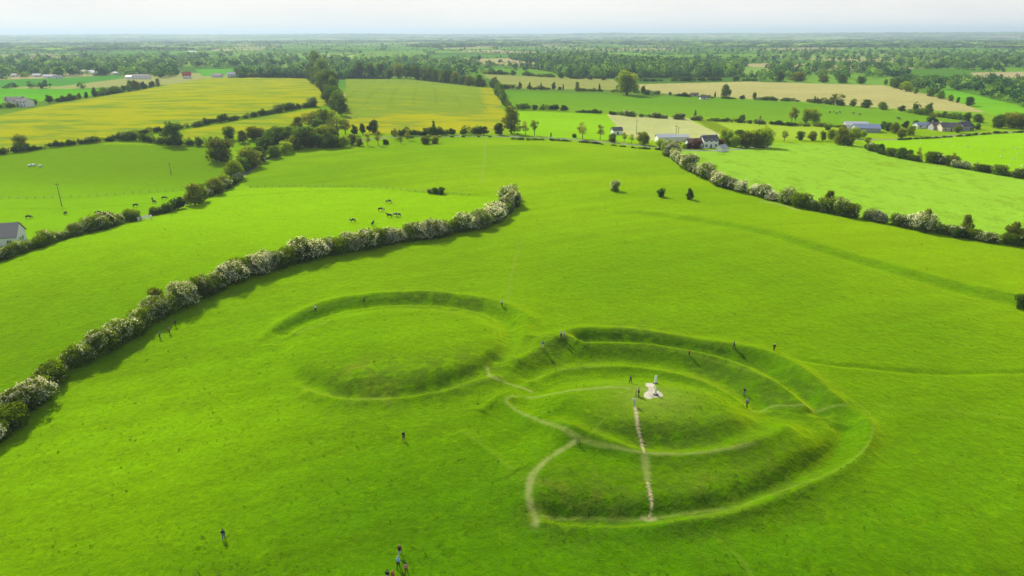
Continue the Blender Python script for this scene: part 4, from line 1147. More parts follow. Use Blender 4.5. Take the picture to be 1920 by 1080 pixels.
house('shed', 'green-roofed shed behind the roadside garden', 1727, 240, 5, 10, 6, 2.6, 1.4, 'wallwhite', 'bluetin', 'shed', 0, 2)
house('house', 'white house at the far roadside trees', 1760, 243, 0, 12, 7, 2.8, 2.2, 'wallgrey', 'browntile', chim=1, wins=3)
house('house', 'white house with many windows by the yellow crop', 30, 199, 25, 14, 9, 5.4, 2.6, 'wallwhite', 'slate', chim=2, wins=3, floors=2, gwin=1)
house('house', 'second white house close by the yellow crop', 49, 200, -20, 12, 8, 4.8, 2.4, 'wallwhite', 'slate', chim=1, wins=3, floors=2)
house('house', 'white house with a bright red roof', 351, 147, 20, 12, 9, 4.5, 5.0, 'wallwhite', 'redtile', chim=1, wins=3, floors=2)
house('bungalow', 'white bungalow with dark roof behind the yellow field', 408, 145, -5, 15, 9, 3.2, 2.6, 'wallwhite', 'slate', chim=1, wins=4)
house('house', 'white gabled house next to the dark-roofed bungalow', 434, 144, 30, 13, 9, 4.0, 3.0, 'wallwhite', 'tin', chim=0, wins=3)
house('barn', 'row of white buildings among trees beyond the yellow field', 266, 148, -8, 26, 10, 4.0, 3.0, 'wallwhite', 'slate', 'barn', 0, 5)
house('barn', 'pale tin-roofed barn beside the row of white buildings', 248, 148, 5, 16, 9, 3.5, 2.0, 'wallwhite', 'tin', 'barn', 0, 0)
for i, (px, py, wl, rf, lb) in enumerate([(70, 144, 'wallwhite', 'tin', 'white village house with pale roof by the meadow edge'), (95, 146, 'wallwhite', 'tin', 'long white village building facing the meadow'), (109, 147, 'wallwhite', 'slate', 'low white village house beside the long building'), (94, 136, 'wallgrey', 'slate', 'grey village house behind the long building'),
                                          (127, 134, 'wallwhite', 'tin', 'village house with gleaming roof behind the trees'), (84, 126, 'wallwhite', 'slate', 'white house with dark roof deep in the village'), (165, 137, 'wallgrey', 'tin', 'grey-roofed hall east of the village'), (178, 139, 'wallwhite', 'tin', 'pale long hall east of the village'),
                                          (219, 140, 'wallwhite', 'tin', 'small white house at the edge of the meadow hedge'), (28, 144, 'wallwhite', 'tin', 'white cottage west of the village'), (702, 122, 'wallwhite', 'slate', 'white house among the woods behind the striped crop'), (735, 122, 'wallwhite', 'tin', 'pale-roofed house among the woods behind the crop'),
                                          (1302, 180, 'wallcream', 'browntile', 'small cream hut in the hedge below the tan field'), (1319, 186, 'wallwhite', 'slate', 'small dark-roofed hut standing in the green field'), (360, 98, 'wallwhite', 'tin', 'far white barn with pale hipped roof')]):
    if i in (12, 13): s = 0.55
    else: s = 0.8
    house('house' if i not in (6, 7, 12, 13, 14) else ('hut' if i in (12, 13) else 'hall'), lb, px, py, [10, -5, 0, 20, 5, -15, 0, -10, 10, 0, 15, 0, 5, 0, 0][i], [14, 26, 16, 14, 16, 20, 30, 24, 12, 10, 15, 16, 14, 14, 40][i] * s, 9 * s, 3.4 * s, 2.8 * s, wl, rf, cat='house' if i not in (6, 7, 12, 13, 14) else ('hut' if i in (12, 13) else 'hall'), chim=0, wins=3 if s > 1 else 1)
far_stuff()

# ------------------------------------------------------------------ people and animals
def skin_mesh(name, verts, edges, radii, mat, sub=1):
    me = bpy.data.meshes.new(name + '_rig'); me.from_pydata([tuple(v) for v in verts], edges, []); me.update()
    o = bpy.data.objects.new(name + '_rig', me); C.objects.link(o)
    mod = o.modifiers.new('skin', 'SKIN')
    sv = me.skin_vertices[0].data
    for i, r_ in enumerate(radii):
        sv[i].radius = (r_, r_) if not isinstance(r_, tuple) else r_
        sv[i].use_root = (i == 0)
    if sub:
        s = o.modifiers.new('sub', 'SUBSURF'); s.levels = sub; s.render_levels = sub
    dg = bpy.context.evaluated_depsgraph_get()
    out = bpy.data.meshes.new_from_object(o.evaluated_get(dg))
    out.name = name
    out.materials.clear(); out.materials.append(mat)
    out.polygons.foreach_set('use_smooth', [True] * len(out.polygons))
    bpy.data.objects.remove(o); bpy.data.meshes.remove(me)
    return out


def join_meshes(name, a, mb, mats):
    """append helper geometry to a grown mesh: one continuous mesh"""
    nv = len(a.vertices); V = np.empty(nv * 3); a.vertices.foreach_get('co', V); V = V.reshape(-1, 3)
    F3 = []; F4 = []
    for p in a.polygons: (F4 if len(p.vertices) == 4 else F3).append(tuple(p.vertices)[:4])
    F3 = [f for f in F3 if len(f) == 3]
    n0 = len(F4) + len(F3)
    V2 = np.vstack(mb.V)
    Fs = []; fm = []
    if F4: Fs.append(np.array(F4)); fm += [0] * len(F4)
    if F3: Fs.append(np.array(F3)); fm += [0] * len(F3)
    if mb.F4: f = np.vstack(mb.F4) + nv; Fs.append(f); fm += [0] * len(f)
    if mb.F3: f = np.vstack(mb.F3) + nv; Fs.append(f); fm += [0] * len(f)
    return mesh_np(name, np.vstack([V, V2]), Fs, mats, fmat=fm, smoothed=True)


def person_proto(pose):
    """1.74 m figure facing -Y"""
    st = {'stand': (0.02, -0.02), 'walk': (0.30, -0.30), 'stride': (0.22, -0.24)}[pose[0]]
    lean = pose[1] if len(pose) > 1 else 0.0
    hipz, kz = 0.90, 0.49
    V = [(0, 0, hipz + .03), (0, -.01 - lean * .1, 1.12), (0, -lean * .2, 1.36), (0, -.01 - lean * .25, 1.46), (0, -.03 - lean * .3, 1.53), (0, -.035 - lean * .3, 1.63), (0, -.03 - lean * .3, 1.70)]
    E = [(0, 1), (1, 2), (2, 3), (3, 4), (4, 5), (5, 6)]
    Rr = [(.155, .11), (.145, .10), (.17, .105), .07, .058, .088, .066]
    Vt = [V[0]]; Et = []; Rt = [(.17, .13)]
    Vj = [V[0], V[1], V[2], (0, -lean * .25, 1.44)]; Ej = [(0, 1), (1, 2), (2, 3)]; Rj = [(.175, .13), (.17, .125), (.195, .13), .085]
    hands = []
    shoes = MB()
    for s, off in ((-1, st[0]), (1, st[1])):
        b = len(V)
        hip = (s * .095, 0, hipz - .02); knee = (s * .10, -off * .62 - .03, kz); ank = (s * .10, -off * 1.0 + (.06 if off < -.1 else 0), .10 + (.05 if off < -.1 else 0)); toe = (s * .11, ank[1] - .15, .05)
        V += [hip, knee, ank, toe]; E += [(0, b), (b, b + 1), (b + 1, b + 2), (b + 2, b + 3)]; Rr += [.085, .056, .04, .035]
        t = len(Vt); Vt += [hip, knee, (ank[0], ank[1], ank[2] + .03)]; Et += [(0, t), (t, t + 1), (t + 1, t + 2)]; Rt += [.105, .078, .066]
        shoes.tube([(ank[0], ank[1] + .06, ank[2] - .045), (ank[0], ank[1] - .02, ank[2] - .03), (toe[0], toe[1], .045), (toe[0], toe[1] - .05, .04)], [.045, .058, .05, .03], 8)
        b = len(V)
        aoff = -off * 0.75 if pose[0] != 'stand' else 0.04
        sh = (s * .175, -lean * .22, 1.40); el = (s * .235, .02 - aoff * .4, 1.13); wr = (s * .245, -.06 - aoff * .9, .90 + abs(aoff) * .12)
        if len(pose) > 2 and pose[2] == 'point' and s == 1: el = (.24, -.14, 1.16); wr = (.16, -.34, 1.22)
        palm = tuple(np.array(wr) + (np.array(wr) - np.array(el)) / np.linalg.norm(np.array(wr) - np.array(el)) * .07)
        V += [sh, el, wr, palm]; E += [(2, b), (b, b + 1), (b + 1, b + 2), (b + 2, b + 3)]; Rr += [.055, .042, .029, (.038, .020)]
        j = len(Vj); Vj += [sh, el, tuple(np.array(wr) * .95 + np.array(el) * .05)]; Ej += [(2, j), (j, j + 1), (j + 1, j + 2)]; Rj += [.078, .063, .05]
        hands.append((np.array(el), np.array(wr), np.array(palm), s))
    body = skin_mesh('body', V, E, Rr, M['skin'])
    ex = MB()
    for el, wr, palm, s in hands:
        d = (wr - el) / np.linalg.norm(wr - el)
        side = np.cross(d, (1, 0, 0)); side /= np.linalg.norm(side) + 1e-9   # across the palm
        inw = np.array((-s * 1.0, 0, 0)); inw -= d * (inw @ d); inw /= np.linalg.norm(inw)
        for i, (o_, l) in enumerate(((-.030, .066), (-.010, .076), (.010, .072), (.029, .056))):
            p0 = palm + side * o_ + d * .005; p1 = p0 + d * l * .45 + inw * .008; p2 = p1 + d * l * .32 + inw * .018; p3 = p2 + d * l * .2 + inw * .018
            ex.tube([p0 - d * .03, p0, p1, p2, p3], [.009, .0095, .009, .008, .005], 6)
        f = -1 if side[1] > 0 else 1
        q0 = wr + d * .025 + side * f * .02
        ex.tube([q0, q0 + side * f * .028 + d * .025 + inw * .006, q0 + side * f * .036 + d * .055 + inw * .012], [.011, .0105, .007], 6)
    hx, hy, hzz = 0, -.035 - lean * .3, 1.615
    ex.tube([(hx, hy - .082, hzz + .02), (hx, hy - .108, hzz - .015), (hx, hy - .085, hzz - .022)], [.008, .015, .012], 6)       # nose
    ex.tube([(-.024, hy - .084, hzz - .052), (0, hy - .092, hzz - .05), (.024, hy - .084, hzz - .052)], [.004, .008, .004], 6)     # mouth
    for s in (-1, 1):
        ex.ball((s * .032, hy - .078, hzz + .022), (.013, .008, .008), 6, 5)                                                   # eyes
        ex.ball((s * .088, hy + .008, hzz + .005), (.012, .022, .032), 6, 5)                                                   # ears
    body = join_meshes('body', body, ex, [M['skin']])
    hair = MB(); hair.ball((hx, hy + .018, hzz + .045), (.098, .105, .085), 10, 7, .03); hair.ball((hx, hy + .05, hzz - .03), (.075, .06, .08), 8, 6, .03)
    return dict(body=body, trousers=skin_mesh('trousers', Vt, Et, Rt, M['cloth_black']), jacket=skin_mesh('jacket', Vj, Ej, Rj, M['cloth_black']), hair=hair.mesh('hair', M['hair_dark'], True), shoes=shoes.mesh('shoes', M['cloth_black'], True))


POSES = [person_proto(('stand',)), person_proto(('walk', .25)), person_proto(('stride', .15)), person_proto(('stand', .1, 'point'))]
RUCK = MB(); RUCK.ball((0, .20, 1.22), (.15, .11, .24), 10, 8); RUCK.ball((0, .29, 1.12), (.10, .05, .11), 8, 6)
RUCKM = RUCK.mesh('rucksack', M['cloth_black'], True)


def person(px, py, pose, face, top, bottom, hair, label, size=1.0, bag=None):
    p = G(px, py)
    root = bpy.data.objects.new('person', None); C.objects.link(root)
    root.location = p - Vector((0, 0, .01)); root.rotation_euler = (0, 0, R(face)); root.scale = (size,) * 3
    tag(root, label, 'person', 'visitors walking about the earthworks')
    pr = POSES[pose]
    for part, mat in (('body', None), ('trousers', 'cloth_' + bottom), ('jacket', 'cloth_' + top), ('hair', 'hair_' + hair), ('shoes', None)):
        o = obj(part, pr[part], root)
        if mat:
            o.material_slots[0].link = 'OBJECT'; o.material_slots[0].material = M[mat]
    if bag:
        o = obj('rucksack', RUCKM, root); o.material_slots[0].link = 'OBJECT'; o.material_slots[0].material = M['cloth_' + bag]


for a in [
    (300, 634, 1, 60, 'grey', 'black', 'dark', 'person in grey top and dark trousers nearest of three by the big hedge'),
    (318, 625, 1, 60, 'mauve', 'black', 'dark', 'person in mauve jacket, middle of three by the big hedge'),
    (329, 612, 2, 60, 'black', 'black', 'dark', 'person in black, farthest of three by the big hedge'),
    (588, 489, 0, 20, 'white', 'grey', 'fair', 'person in white at the shaded foot of the big hedge'),
    (592, 584, 1, 250, 'white', 'black', 'dark', 'person in white top striding on the flat ring bank', 1.05),
    (683, 567, 2, 100, 'black', 'black', 'dark', 'person in black walking on the flat ring bank'),
    (941, 574, 0, 0, 'white', 'black', 'dark', 'person in white where the flat ring bank turns'),
    (1018, 653, 0, 170, 'blue', 'cream', 'dark', 'person in blue top and pale trousers between the two rings'),
    (1052, 633, 0, 10, 'cream', 'black', 'fair', 'fair person in cream, nearer the flat ring of a pair'),
    (1058, 635, 0, 340, 'palegrey', 'grey', 'grey', 'person in pale grey, one of a pair between the rings'),
    (1292, 668, 0, 90, 'red', 'black', 'dark', 'person in red top on the second bank'),
    (1376, 653, 2, 270, 'black', 'black', 'dark', 'person in black with white bag on the outer bank', 1.0, 'white'),
    (1451, 658, 0, 180, 'black', 'black', 'grey', 'grey-haired person in black on the outer bank'),
    (1182, 721, 2, 300, 'navy', 'navy', 'dark', 'person in navy on the mound behind the stones'),
    (1197, 743, 0, 80, 'black', 'black', 'dark', 'person in black watching the standing stones'),
    (1192, 742, 3, 80, 'tan', 'tan', 'brown', 'child in tan beside the person watching the stones', 0.8),
    (1189, 761, 2, 0, 'white', 'palegrey', 'dark', 'person in white shirt at the top of the worn steps', 1.08),
    (1395, 742, 3, 150, 'black', 'grey', 'dark', 'person in black jacket crouching forward beside the inner ditch'),
    (1400, 764, 2, 200, 'grey', 'black', 'grey', 'person in grey top and black trousers by the inner ditch', 1.1),
    (757, 826, 1, 180, 'black', 'black', 'grey', 'lone grey-haired person in black below the flat ring', 1.05),
    (420, 1012, 1, 200, 'navy', 'jeans', 'dark', 'lone person in navy jacket on the near pasture', 1.05),
    (750, 1043, 1, 180, 'maroon', 'palegrey', 'fair', 'fair person in maroon top and pale trousers, front of the group', 1.1, 'black'),
    (747, 1065, 2, 180, 'sky', 'black', 'grey', 'person in sky blue top and black trousers in the group', 1.05),
    (762, 1076, 1, 180, 'pink', 'maroon', 'dark', 'person in pink beside the sky blue walker', 1.0),
    (727, 1090, 2, 180, 'black', 'cream', 'dark', 'person in black jacket and cream trousers at the picture edge', 1.05),
    (737, 1090, 1, 180, 'orange', 'black', 'fair', 'fair-haired person in orange top at the picture edge', 1.0),
]: person(*a)


def beast(kind):
    """cow or sheep facing +X, grazing or standing"""
    if kind == 'sheep': k, hd = .52, .55
    else: k, hd = 1.0, .35
    graze = kind != 'cow_up'
    L = 1.0
    V = [(-.75, 0, 1.02), (-.35, 0, 1.0), (.15, 0, .98), (.58, 0, 1.06), (.90, 0, 1.02 if graze else 1.25), (1.22, 0, .52 if graze else 1.42), (1.40, 0, .22 if graze else 1.36)]
    E = [(i, i + 1) for i in range(6)]
    bod = .30 if kind != 'sheep' else .40
    Rr = [(.24, .26), (bod, .36), (bod + .02, .40), (.27, .33), (.17, .20), (.12, .14), (.075, .08)]
    for x, s in ((-.72, -1), (-.72, 1), (.56, -1), (.56, 1)):
        b = len(V); par = 0 if x < 0 else 3
        if x < 0: V += [(x, s * .17, .82), (x + .10, s * .18, .60), (x - .08, s * .18, .36), (x - .02, s * .18, .05)]
        else: V += [(x, s * .17, .80), (x - .02, s * .18, .58), (x + .02, s * .18, .34), (x, s * .18, .05)]
        E += [(par, b), (b, b + 1), (b + 1, b + 2), (b + 2, b + 3)]; Rr += [(.12, .14), .085, .055, .06]
    b = len(V); V += [(-.93, 0, 1.10), (-1.0, 0, .85), (-1.0, 0, .5)]; E += [(0, b), (b, b + 1), (b + 1, b + 2)]; Rr += [.05, .03, .045]
    me = skin_mesh('body', V, E, Rr, M['cowhide'])
    ex = MB(); hx, hzz = (1.20, .60) if graze else (1.16, 1.48)
    for s in (-1, 1):
        ex.tube([(hx - .05, s * .09, hzz), (hx - .08, s * .20, hzz + .02), (hx - .08, s * .27, hzz - .02)], [.03, .05, .015], 6)
    me = join_meshes('body', me, ex, [M['cowhide']])
    v = np.empty(len(me.vertices) * 3); me.vertices.foreach_get('co', v); me.vertices.foreach_set('co', v * (1.12 if kind != 'sheep' else .62)); me.update()
    return me


def pied(r):
    m = bpy.data.materials.new('pied_hide'); t = NT(m)
    tc = t.n('ShaderNodeTexCoord').outputs['Object']
    oi = t.n('ShaderNodeObjectInfo').outputs['Random']
    of = t.n('ShaderNodeVectorMath', operation='ADD', ins={0: tc}); t.t.links.new(oi, of.inputs[1])
    f = t.ramp(t.noise(of.outputs[0], 1.1, 1, .4), .50, .54)
    t.out(t.n('ShaderNodeBsdfPrincipled', ins={'Base Color': t.mix(f, (.014, .012, .012), (.6, .58, .53)), 'Roughness': .8}).outputs[0])
    return m


M['pied'] = pied(0)
COWG, COWU, SHEEP = beast('cow'), beast('cow_up'), beast('sheep')


def animal(me, name, cat, px, py, rot, mat, label, group):
    p = G(px, py)
    o = obj(name, me, None, p); o.rotation_euler = (0, 0, R(rot)); tag(o, label, cat, group)
    o.material_slots[0].link = 'OBJECT'; o.material_slots[0].material = mat


for i, (px, py, rot, up, mt, lb) in enumerate([(662, 417, 170, 0, 'pied', 'pied cow grazing apart, nearest of the herd by the big hedge'), (714, 396, 20, 0, 'pied', 'pied cow at the back of the herd by the big hedge'), (729, 381, 200, 0, 'pied', 'farthest pied cow of the herd by the big hedge'),
                                               (730, 408, 160, 1, 'cowhide', 'black cow with raised head in the middle of the herd'), (741, 406, 10, 0, 'pied', 'pied cow of a touching pair in the herd'), (747, 407, 190, 1, 'pied', 'standing pied cow of a touching pair in the herd'),
                                               (783, 423, 90, 0, 'cowhide', 'black cow close against the blossoming hedge'), (699, 423, 80, 1, 'cowhide', 'dark cow end-on just above the hedge')]):
    animal(COWU if up else COWG, 'cow', 'cow', px, py, rot, M[mt], lb, 'cows by the big hedge')
for i, (px, py, rot, lb) in enumerate([(54, 410, 10, 'nearest the grey-roofed house'), (123, 403, 100, 'second from the grey-roofed house'), (185, 402, 190, 'third from the grey-roofed house'), (254, 388, 60, 'above the end of the lane hedge'), (286, 376, 120, 'farther of two close together past the white gate'),
                                       (290, 381, 150, 'nearer of two close together past the white gate'), (308, 374, 20, 'by the thin fence line'), (331, 379, 0, 'beside the olive lane trees')]):
    animal(COWG, 'cow', 'cow', px, py, rot, M['cowhide'], 'black cow grazing in the lane field, ' + lb, 'black cows in the lane field')
for i, (px, py) in enumerate([(1726, 270), (1765, 267), (1779, 267), (1787, 275), (1814, 277), (1841, 267), (1840, 283), (1876, 295), (1880, 283), (1898, 277), (1907, 280), (1908, 289), (1899, 299), (1896, 311), (1915, 313)]):
    animal(SHEEP, 'sheep', 'sheep', px, py, random.uniform(0, 360), M['fleece'], 'white sheep, %s from the cream bungalow side, grazing in the bright field' % ordinal(i), 'sheep in the bright field')
for i, (px, py) in enumerate([(1556, 212), (1563, 211), (1568, 214), (1574, 212), (1600, 214), (1612, 216), (1684, 223), (1686, 225), (1812, 230), (1816, 229)]):
    animal(COWG, 'cow', 'cow', px, py, random.uniform(0, 360), M['pied'] if i % 3 else M['cowhide'], 'cow in the long field under the tan stubble, %s from the sparse trees' % ordinal(i), 'cows in the long field')

# ------------------------------------------------------------------ stones, steps, posts, poles
def rough_stone(name, mat, prof, n=10, seed=1, sq=0.0):
    r = np.random.default_rng(seed); b = MB(); V = []
    for z, rx, ry in prof:
        for i in range(n):
            a = 2 * math.pi * i / n
            c, s = math.cos(a), math.sin(a)
            k = (max(abs(c), abs(s)) ** -sq) * (1 + r.normal() * .02)
            V.append((rx * c * k, ry * s * k, z))
    m = len(prof)
    V += [(0, 0, prof[-1][0] + .02), (0, 0, prof[0][0])]
    b.add(V, [(j * n + i, j * n + (i + 1) % n, (j + 1) * n + (i + 1) % n, (j + 1) * n + i) for j in range(m - 1) for i in range(n)],
          [((m - 1) * n + i, (m - 1) * n + (i + 1) % n, m * n) for i in range(n)] + [((i + 1) % n, i, m * n + 1) for i in range(n)])
    return b.mesh(name, M[mat], True)


p = G(1229, 740)
t_ = bpy.data.objects.new('standing_stone', None); C.objects.link(t_); t_.location = p; t_.scale = (.8, .8, 1)
tag(t_, 'short round-topped standing stone on the pale gravel patch', 'standing stone')
obj('pillar', rough_stone('pillar', 'stone', [(-.2, .24, .22), (.3, .26, .25), (.8, .27, .25), (1.2, .24, .22), (1.45, .17, .16), (1.55, .08, .07)], 12, 3), t_)
obj('plinth', rough_stone('plinth', 'darkstone', [(-.1, .62, .55), (.12, .6, .53), (.16, .5, .45)], 12, 4), t_)
p = G(1229, 722)
t_ = bpy.data.objects.new('memorial_stone', None); C.objects.link(t_); t_.location = p; t_.rotation_euler = (0, 0, R(8))
tag(t_, 'tall narrow pale memorial slab behind the standing stone', 'memorial')
obj('slab', rough_stone('slab', 'stone2', [(-.2, .27, .11), (.5, .27, .11), (1.35, .25, .10), (1.7, .22, .10), (1.78, .14, .08)], 12, 6, .6), t_)
obj('foot', rough_stone('foot', 'darkstone', [(-.1, .5, .32), (.16, .48, .3), (.2, .42, .26)], 12, 7, .6), t_)
pr_ = [(1192, 770), (1193, 777), (1194, 784), (1195, 791), (1196, 798), (1197, 805), (1199, 812), (1200, 820), (1202, 828), (1204, 836)]
for i, (a, b_) in enumerate(pr_ + [(1215, 908), (1217, 914), (1218, 922), (1219, 930), (1221, 938)]):
    b = MB()
    wd = random.uniform(.7, 1.1); of = random.uniform(-.2, .2)
    pts = [(of + wd * (-.5 + .1 * k), random.uniform(-.06, .06), 0.0) for k in range(11)]
    b.tube(pts, [random.uniform(.03, .11) for _ in pts], 6)
    p = G(a, b_)
    o = obj('step', b.mesh('step', M['steps'], True), None, p); o.rotation_euler = (0, 0, R(random.uniform(-12, 12)))
    o.name = 'worn_step'
    up = i < len(pr_)
    tag(o, 'worn pale step, %s from the top of the %s' % (ordinal(i if up else i - len(pr_)), 'mound path below the stones' if up else 'lower path across the outer ditch'), 'step', 'worn steps up the mound')

for i, (a, b_) in enumerate([(1082, 832), (1086, 833)]):
    b = MB(); b.tube([(0, 0, -.3), (0, 0, 1.25)], [.07, .06], 7)
    o = obj('wooden_post', b.mesh('wooden_post', M['wood']), None, G(a, b_)); tag(o, '%s wooden post where the paths fork below the mound' % ('nearer-stone' if i else 'outer'), 'post', 'pair of posts at the path fork')


def pole(px, py, hp, label, arms=1):
    p = G(px, py); h = hp * mpp(p) * 1.05
    root = bpy.data.objects.new('utility_pole', None); C.objects.link(root); root.location = p; root.rotation_euler = (0, 0, R(random.uniform(-25, 25)))
    tag(root, label, 'utility pole', 'electricity poles')
    b = MB(); b.tube([(0, 0, -.5), (0, 0, h)], [.17, .11], 8); obj('shaft', b.mesh('shaft', M['wood'], True), root)
    c = MB(); c.box(-1.0, 1.0, -.06, .06, h - .5, h - .36); ca = obj('crossarm', c.mesh('crossarm', M['wood']), root)
    for x in (-.9, 0, .9):
        q = MB(); q.tube([(x, 0, h - .36), (x, 0, h - .2)], [.05, .04], 6); obj('insulator', q.mesh('insulator', M['paint']), ca)


pole(116, 387, 42, 'tall wooden pole standing on bare ground in the lane field')
pole(321, 328, 22, 'thin wooden pole in the dark green field')
pole(1193, 253, 27, 'wooden pole at the pale stubble beside the lane')
pole(1267, 259, 22, 'wooden pole behind the pale tin barn')
pole(1271, 260, 20, 'second wooden pole close behind the pale tin barn')
pole(1424, 236, 16, 'wooden pole in the broken hedge above the barn')
pole(1829, 322, 18, 'wooden pole in the sheep field hedge')

for i, (a, b_) in enumerate([(56, 312), (64, 311), (76, 313)]):
    b = MB(); b.tube([(-.75, 0, .55), (-.7, 0, .55), (.7, 0, .55), (.75, 0, .55)], [.35, .62, .62, .35], 12)
    o = obj('wrapped_bale', b.mesh('wrapped_bale', M['wrap'], True), None, G(a, b_)); o.rotation_euler = (0, 0, R(random.uniform(-20, 30)))
    tag(o, 'white wrapped bale in the dark green field, %s from the hedge end' % ordinal(i), 'bale', 'white bales in the dark green field')

# white field gate on the lane
p = G(272, 413)
g = bpy.data.objects.new('field_gate', None); C.objects.link(g); g.location = p; g.rotation_euler = (0, 0, R(40)); tag(g, 'white gate in the gap of the lane hedge', 'gate')
b = MB()
for z in (.3, .6, .9, 1.2): b.tube([(-1.9, 0, z), (1.9, 0, z)], .05, 6)
for x in (-1.9, 0, 1.9): b.tube([(x, .0, .25), (x, 0, 1.25)], .05, 6)
obj('bars', b.mesh('bars', M['paint']), g)
for x in (-2.2, 2.2):
    b = MB(); b.box(x - .2, x + .2, -.2, .2, -.3, 1.5); b.box(x - .25, x + .25, -.25, .25, 1.5, 1.6); obj('gatepost', b.mesh('gatepost', M['wallwhite']), g)


def fence(pts, step, label):
    L = spline([G(a, b)[:2] for a, b in pts], 6); seg = np.hypot(*np.diff(L, axis=0).T); s = np.concatenate([[0], np.cumsum(seg)])
    n = min(90, int(s[-1] / step)); o0 = Vector((L[0][0], L[0][1], hz(*L[0])))
    root = bpy.data.objects.new('fence', None); C.objects.link(root); root.location = o0; tag(root, label, 'fence')
    pm = MB(); pm.tube([(0, 0, -.3), (0, 0, 1.15)], [.07, .06], 6); pm = pm.mesh('post', M['wood'])
    W = [[], []]
    for i in range(n + 1):
        f = i / n * s[-1]; x, y = np.interp(f, s, L[:, 0]), np.interp(f, s, L[:, 1]); q = Vector((x, y, hz(x, y))) - o0
        obj('post', pm, root, q)
        for k, zz in enumerate((.5, 1.0)): W[k].append((q.x, q.y, q.z + zz))
    for w in W:
        b = MB(); b.tube(w, .012, 3); obj('wire', b.mesh('wire', M['tin']), root)


fence([(2, 373), (100, 372), (200, 367), (280, 361), (340, 358)], 3.4, 'post and wire fence dividing the lane field')
fence([(470, 352), (560, 351), (670, 352), (760, 358), (880, 368)], 3.6, 'post and wire fence across the cow pasture')

# ------------------------------------------------------------------ grass tufts on the near pasture: nobody could count them
def tufts():
    r = np.random.default_rng(77)
    n = 30000
    d = 58 * (330 / 58) ** r.random(n); a = np.radians(r.uniform(-45, 45, n))
    x, y = d * np.sin(a), d * np.cos(a)
    k = fbm(x / 6, y / 6, 41, 3) + 0.25 * r.random(n) > 0.55
    for P in GRAVEL: k &= ~inpoly(x, y, P)
    hed = spline([G(u, v)[:2] for u, v in [(-45, 855), (130, 692), (340, 574), (580, 486), (790, 448), (950, 372)]], 6)
    x, y, d = x[k], y[k], d[k]
    for L, w, kk, e in PATH_CREST_L:
        m = near(x, y, L, 3)
        if m.any():
            dd, _, _ = dist_line(x[m], y[m], L)
            kill = np.zeros(len(x), bool); kill[np.flatnonzero(m)[dd < w * 1.4]] = True
            x, y, d = x[~kill], y[~kill], d[~kill]
    n = len(x); z = terrain(x, y)
    nb = 7
    s = r.uniform(.10, .24, n) * (1 + .5 * (r.random(n) < .1))
    th = r.uniform(0, 6.28, (n, nb)); ln = r.uniform(.3, 1.0, (n, nb))
    base = np.stack([x, y, z - .02], -1)[:, None, :] + np.stack([np.cos(th), np.sin(th), 0 * th], -1) * (s[:, None, None] * .55)
    tip = base + np.stack([np.cos(th + .5) * .7, np.sin(th + .5) * .7, 0.8 + ln * .5], -1) * (s[:, None] * ln)[..., None]
    sd = np.stack([-np.sin(th), np.cos(th), 0 * th], -1) * (s[:, None, None] * .30)
    V = np.stack([base - sd, base + sd, tip], 2).reshape(-1, 3)
    F = np.arange(len(V)).reshape(-1, 3)
    tint = np.repeat(r.random(n), nb * 3)
    me = mesh_np('grass', V, F, leaf_mat('grass_blade', (0.07, 0.16, 0.002), (0.13, 0.24, 0.003), 0.5, 0.4), {'tint': tint})
    tag(obj('grass', me), 'coarse grass tufts scattered over the pasture', 'grass', None, 'stuff')
    print('tufts', n)


tufts()

# ------------------------------------------------------------------ air, sky, sun, camera
def haze_box():
    m = bpy.data.materials.new('haze'); t = NT(m)
    v = t.n('ShaderNodeVolumePrincipled', ins={'Color': (0.62, 0.80, 0.94, 1), 'Density': HAZE, 'Anisotropy': 0.2})
    t.out(v.outputs[0], True)
    b = MB(); b.box(-46000, 46000, -46000, 46000, -80, 190)
    o = obj('haze', b.mesh('haze', m)); tag(o, 'thin pale haze of the air over the plain', 'haze', None, 'stuff')


HAZE = 0.000098
SUN_EL, SUN_AZ = 39.0, -33.0      # azimuth from +Y, negative to the west
haze_box()

w = bpy.data.worlds.new('World'); bpy.context.scene.world = w; w.use_nodes = True
nt = w.node_tree; nt.nodes.clear()
sky = nt.nodes.new('ShaderNodeTexSky'); sky.sky_type = 'NISHITA'; sky.sun_disc = False
sky.sun_elevation = R(SUN_EL); sky.sun_rotation = R(SUN_AZ); sky.altitude = 150; sky.air_density = 1.0; sky.dust_density = 2.0; sky.ozone_density = 1.0
tc = nt.nodes.new('ShaderNodeTexCoord')
mp = nt.nodes.new('ShaderNodeMapping'); mp.inputs['Scale'].default_value = (3.0, 3.0, 14.0)
nz = nt.nodes.new('ShaderNodeTexNoise'); nz.inputs['Scale'].default_value = 1.6; nz.inputs['Detail'].default_value = 6
mr = nt.nodes.new('ShaderNodeMapRange'); mr.inputs[1].default_value = 0.36; mr.inputs[2].default_value = 0.64
cl = nt.nodes.new('ShaderNodeMix'); cl.data_type = 'RGBA'; cl.inputs[6].default_value = (7.2, 7.0, 6.65, 1); cl.inputs[7].default_value = (7.9, 7.6, 7.1, 1)
sx = nt.nodes.new('ShaderNodeSeparateXYZ')
el_ = nt.nodes.new('ShaderNodeMapRange'); el_.inputs[1].default_value = 0.10; el_.inputs[2].default_value = 0.45; el_.inputs[3].default_value = 0.97; el_.inputs[4].default_value = 0.15
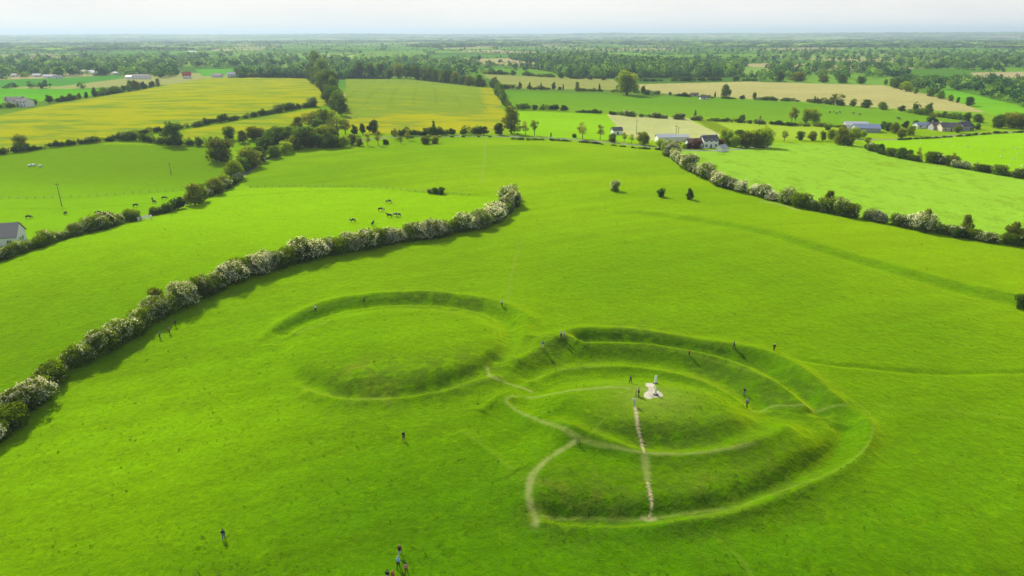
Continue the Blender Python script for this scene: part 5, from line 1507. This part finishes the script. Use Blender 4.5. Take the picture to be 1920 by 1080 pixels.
mx = nt.nodes.new('ShaderNodeMix'); mx.data_type = 'RGBA'
bg = nt.nodes.new('ShaderNodeBackground'); bg.inputs['Strength'].default_value = 0.10
out = nt.nodes.new('ShaderNodeOutputWorld')
nt.links.new(tc.outputs['Generated'], mp.inputs[0]); nt.links.new(mp.outputs[0], nz.inputs['Vector']); nt.links.new(nz.outputs[0], mr.inputs[0]); nt.links.new(mr.outputs[0], cl.inputs[0])
nt.links.new(tc.outputs['Generated'], sx.inputs[0]); nt.links.new(sx.outputs[2], el_.inputs[0]); nt.links.new(el_.outputs[0], mx.inputs[0])
nt.links.new(sky.outputs[0], mx.inputs[6]); nt.links.new(cl.outputs[2], mx.inputs[7]); nt.links.new(mx.outputs[2], bg.inputs[0]); nt.links.new(bg.outputs[0], out.inputs[0])

sd = bpy.data.lights.new('sun', 'SUN'); sd.energy = 5.0; sd.angle = R(0.5); sd.color = (1.0, 0.94, 0.82)
so = bpy.data.objects.new('sun', sd); C.objects.link(so)
el, az = R(SUN_EL), R(SUN_AZ)
dirv = Vector((math.sin(az) * math.cos(el), math.cos(az) * math.cos(el), math.sin(el)))
so.rotation_euler = dirv.to_track_quat('Z', 'Y').to_euler(); so.location = dirv * 500

cd = bpy.data.cameras.new('camera'); cd.sensor_width = 36; cd.lens = 36 * FPX / 1920; cd.clip_start = 0.5; cd.clip_end = 120000
co = bpy.data.objects.new('camera', cd); C.objects.link(co)
co.matrix_world = Matrix.Translation((0, 0, H)) @ CAMROT.to_4x4()
sc = bpy.context.scene; sc.camera = co
sc.view_settings.view_transform = 'Standard'; sc.view_settings.look = 'None'; sc.view_settings.exposure = 0.42; sc.view_settings.gamma = 1.0
sc.view_settings.use_curve_mapping = False
sc.cycles.max_bounces = 5; sc.cycles.diffuse_bounces = 2; sc.cycles.glossy_bounces = 1; sc.cycles.transmission_bounces = 3; sc.cycles.volume_bounces = 0; sc.cycles.transparent_max_bounces = 4
sc.cycles.caustics_reflective = False; sc.cycles.caustics_refractive = False
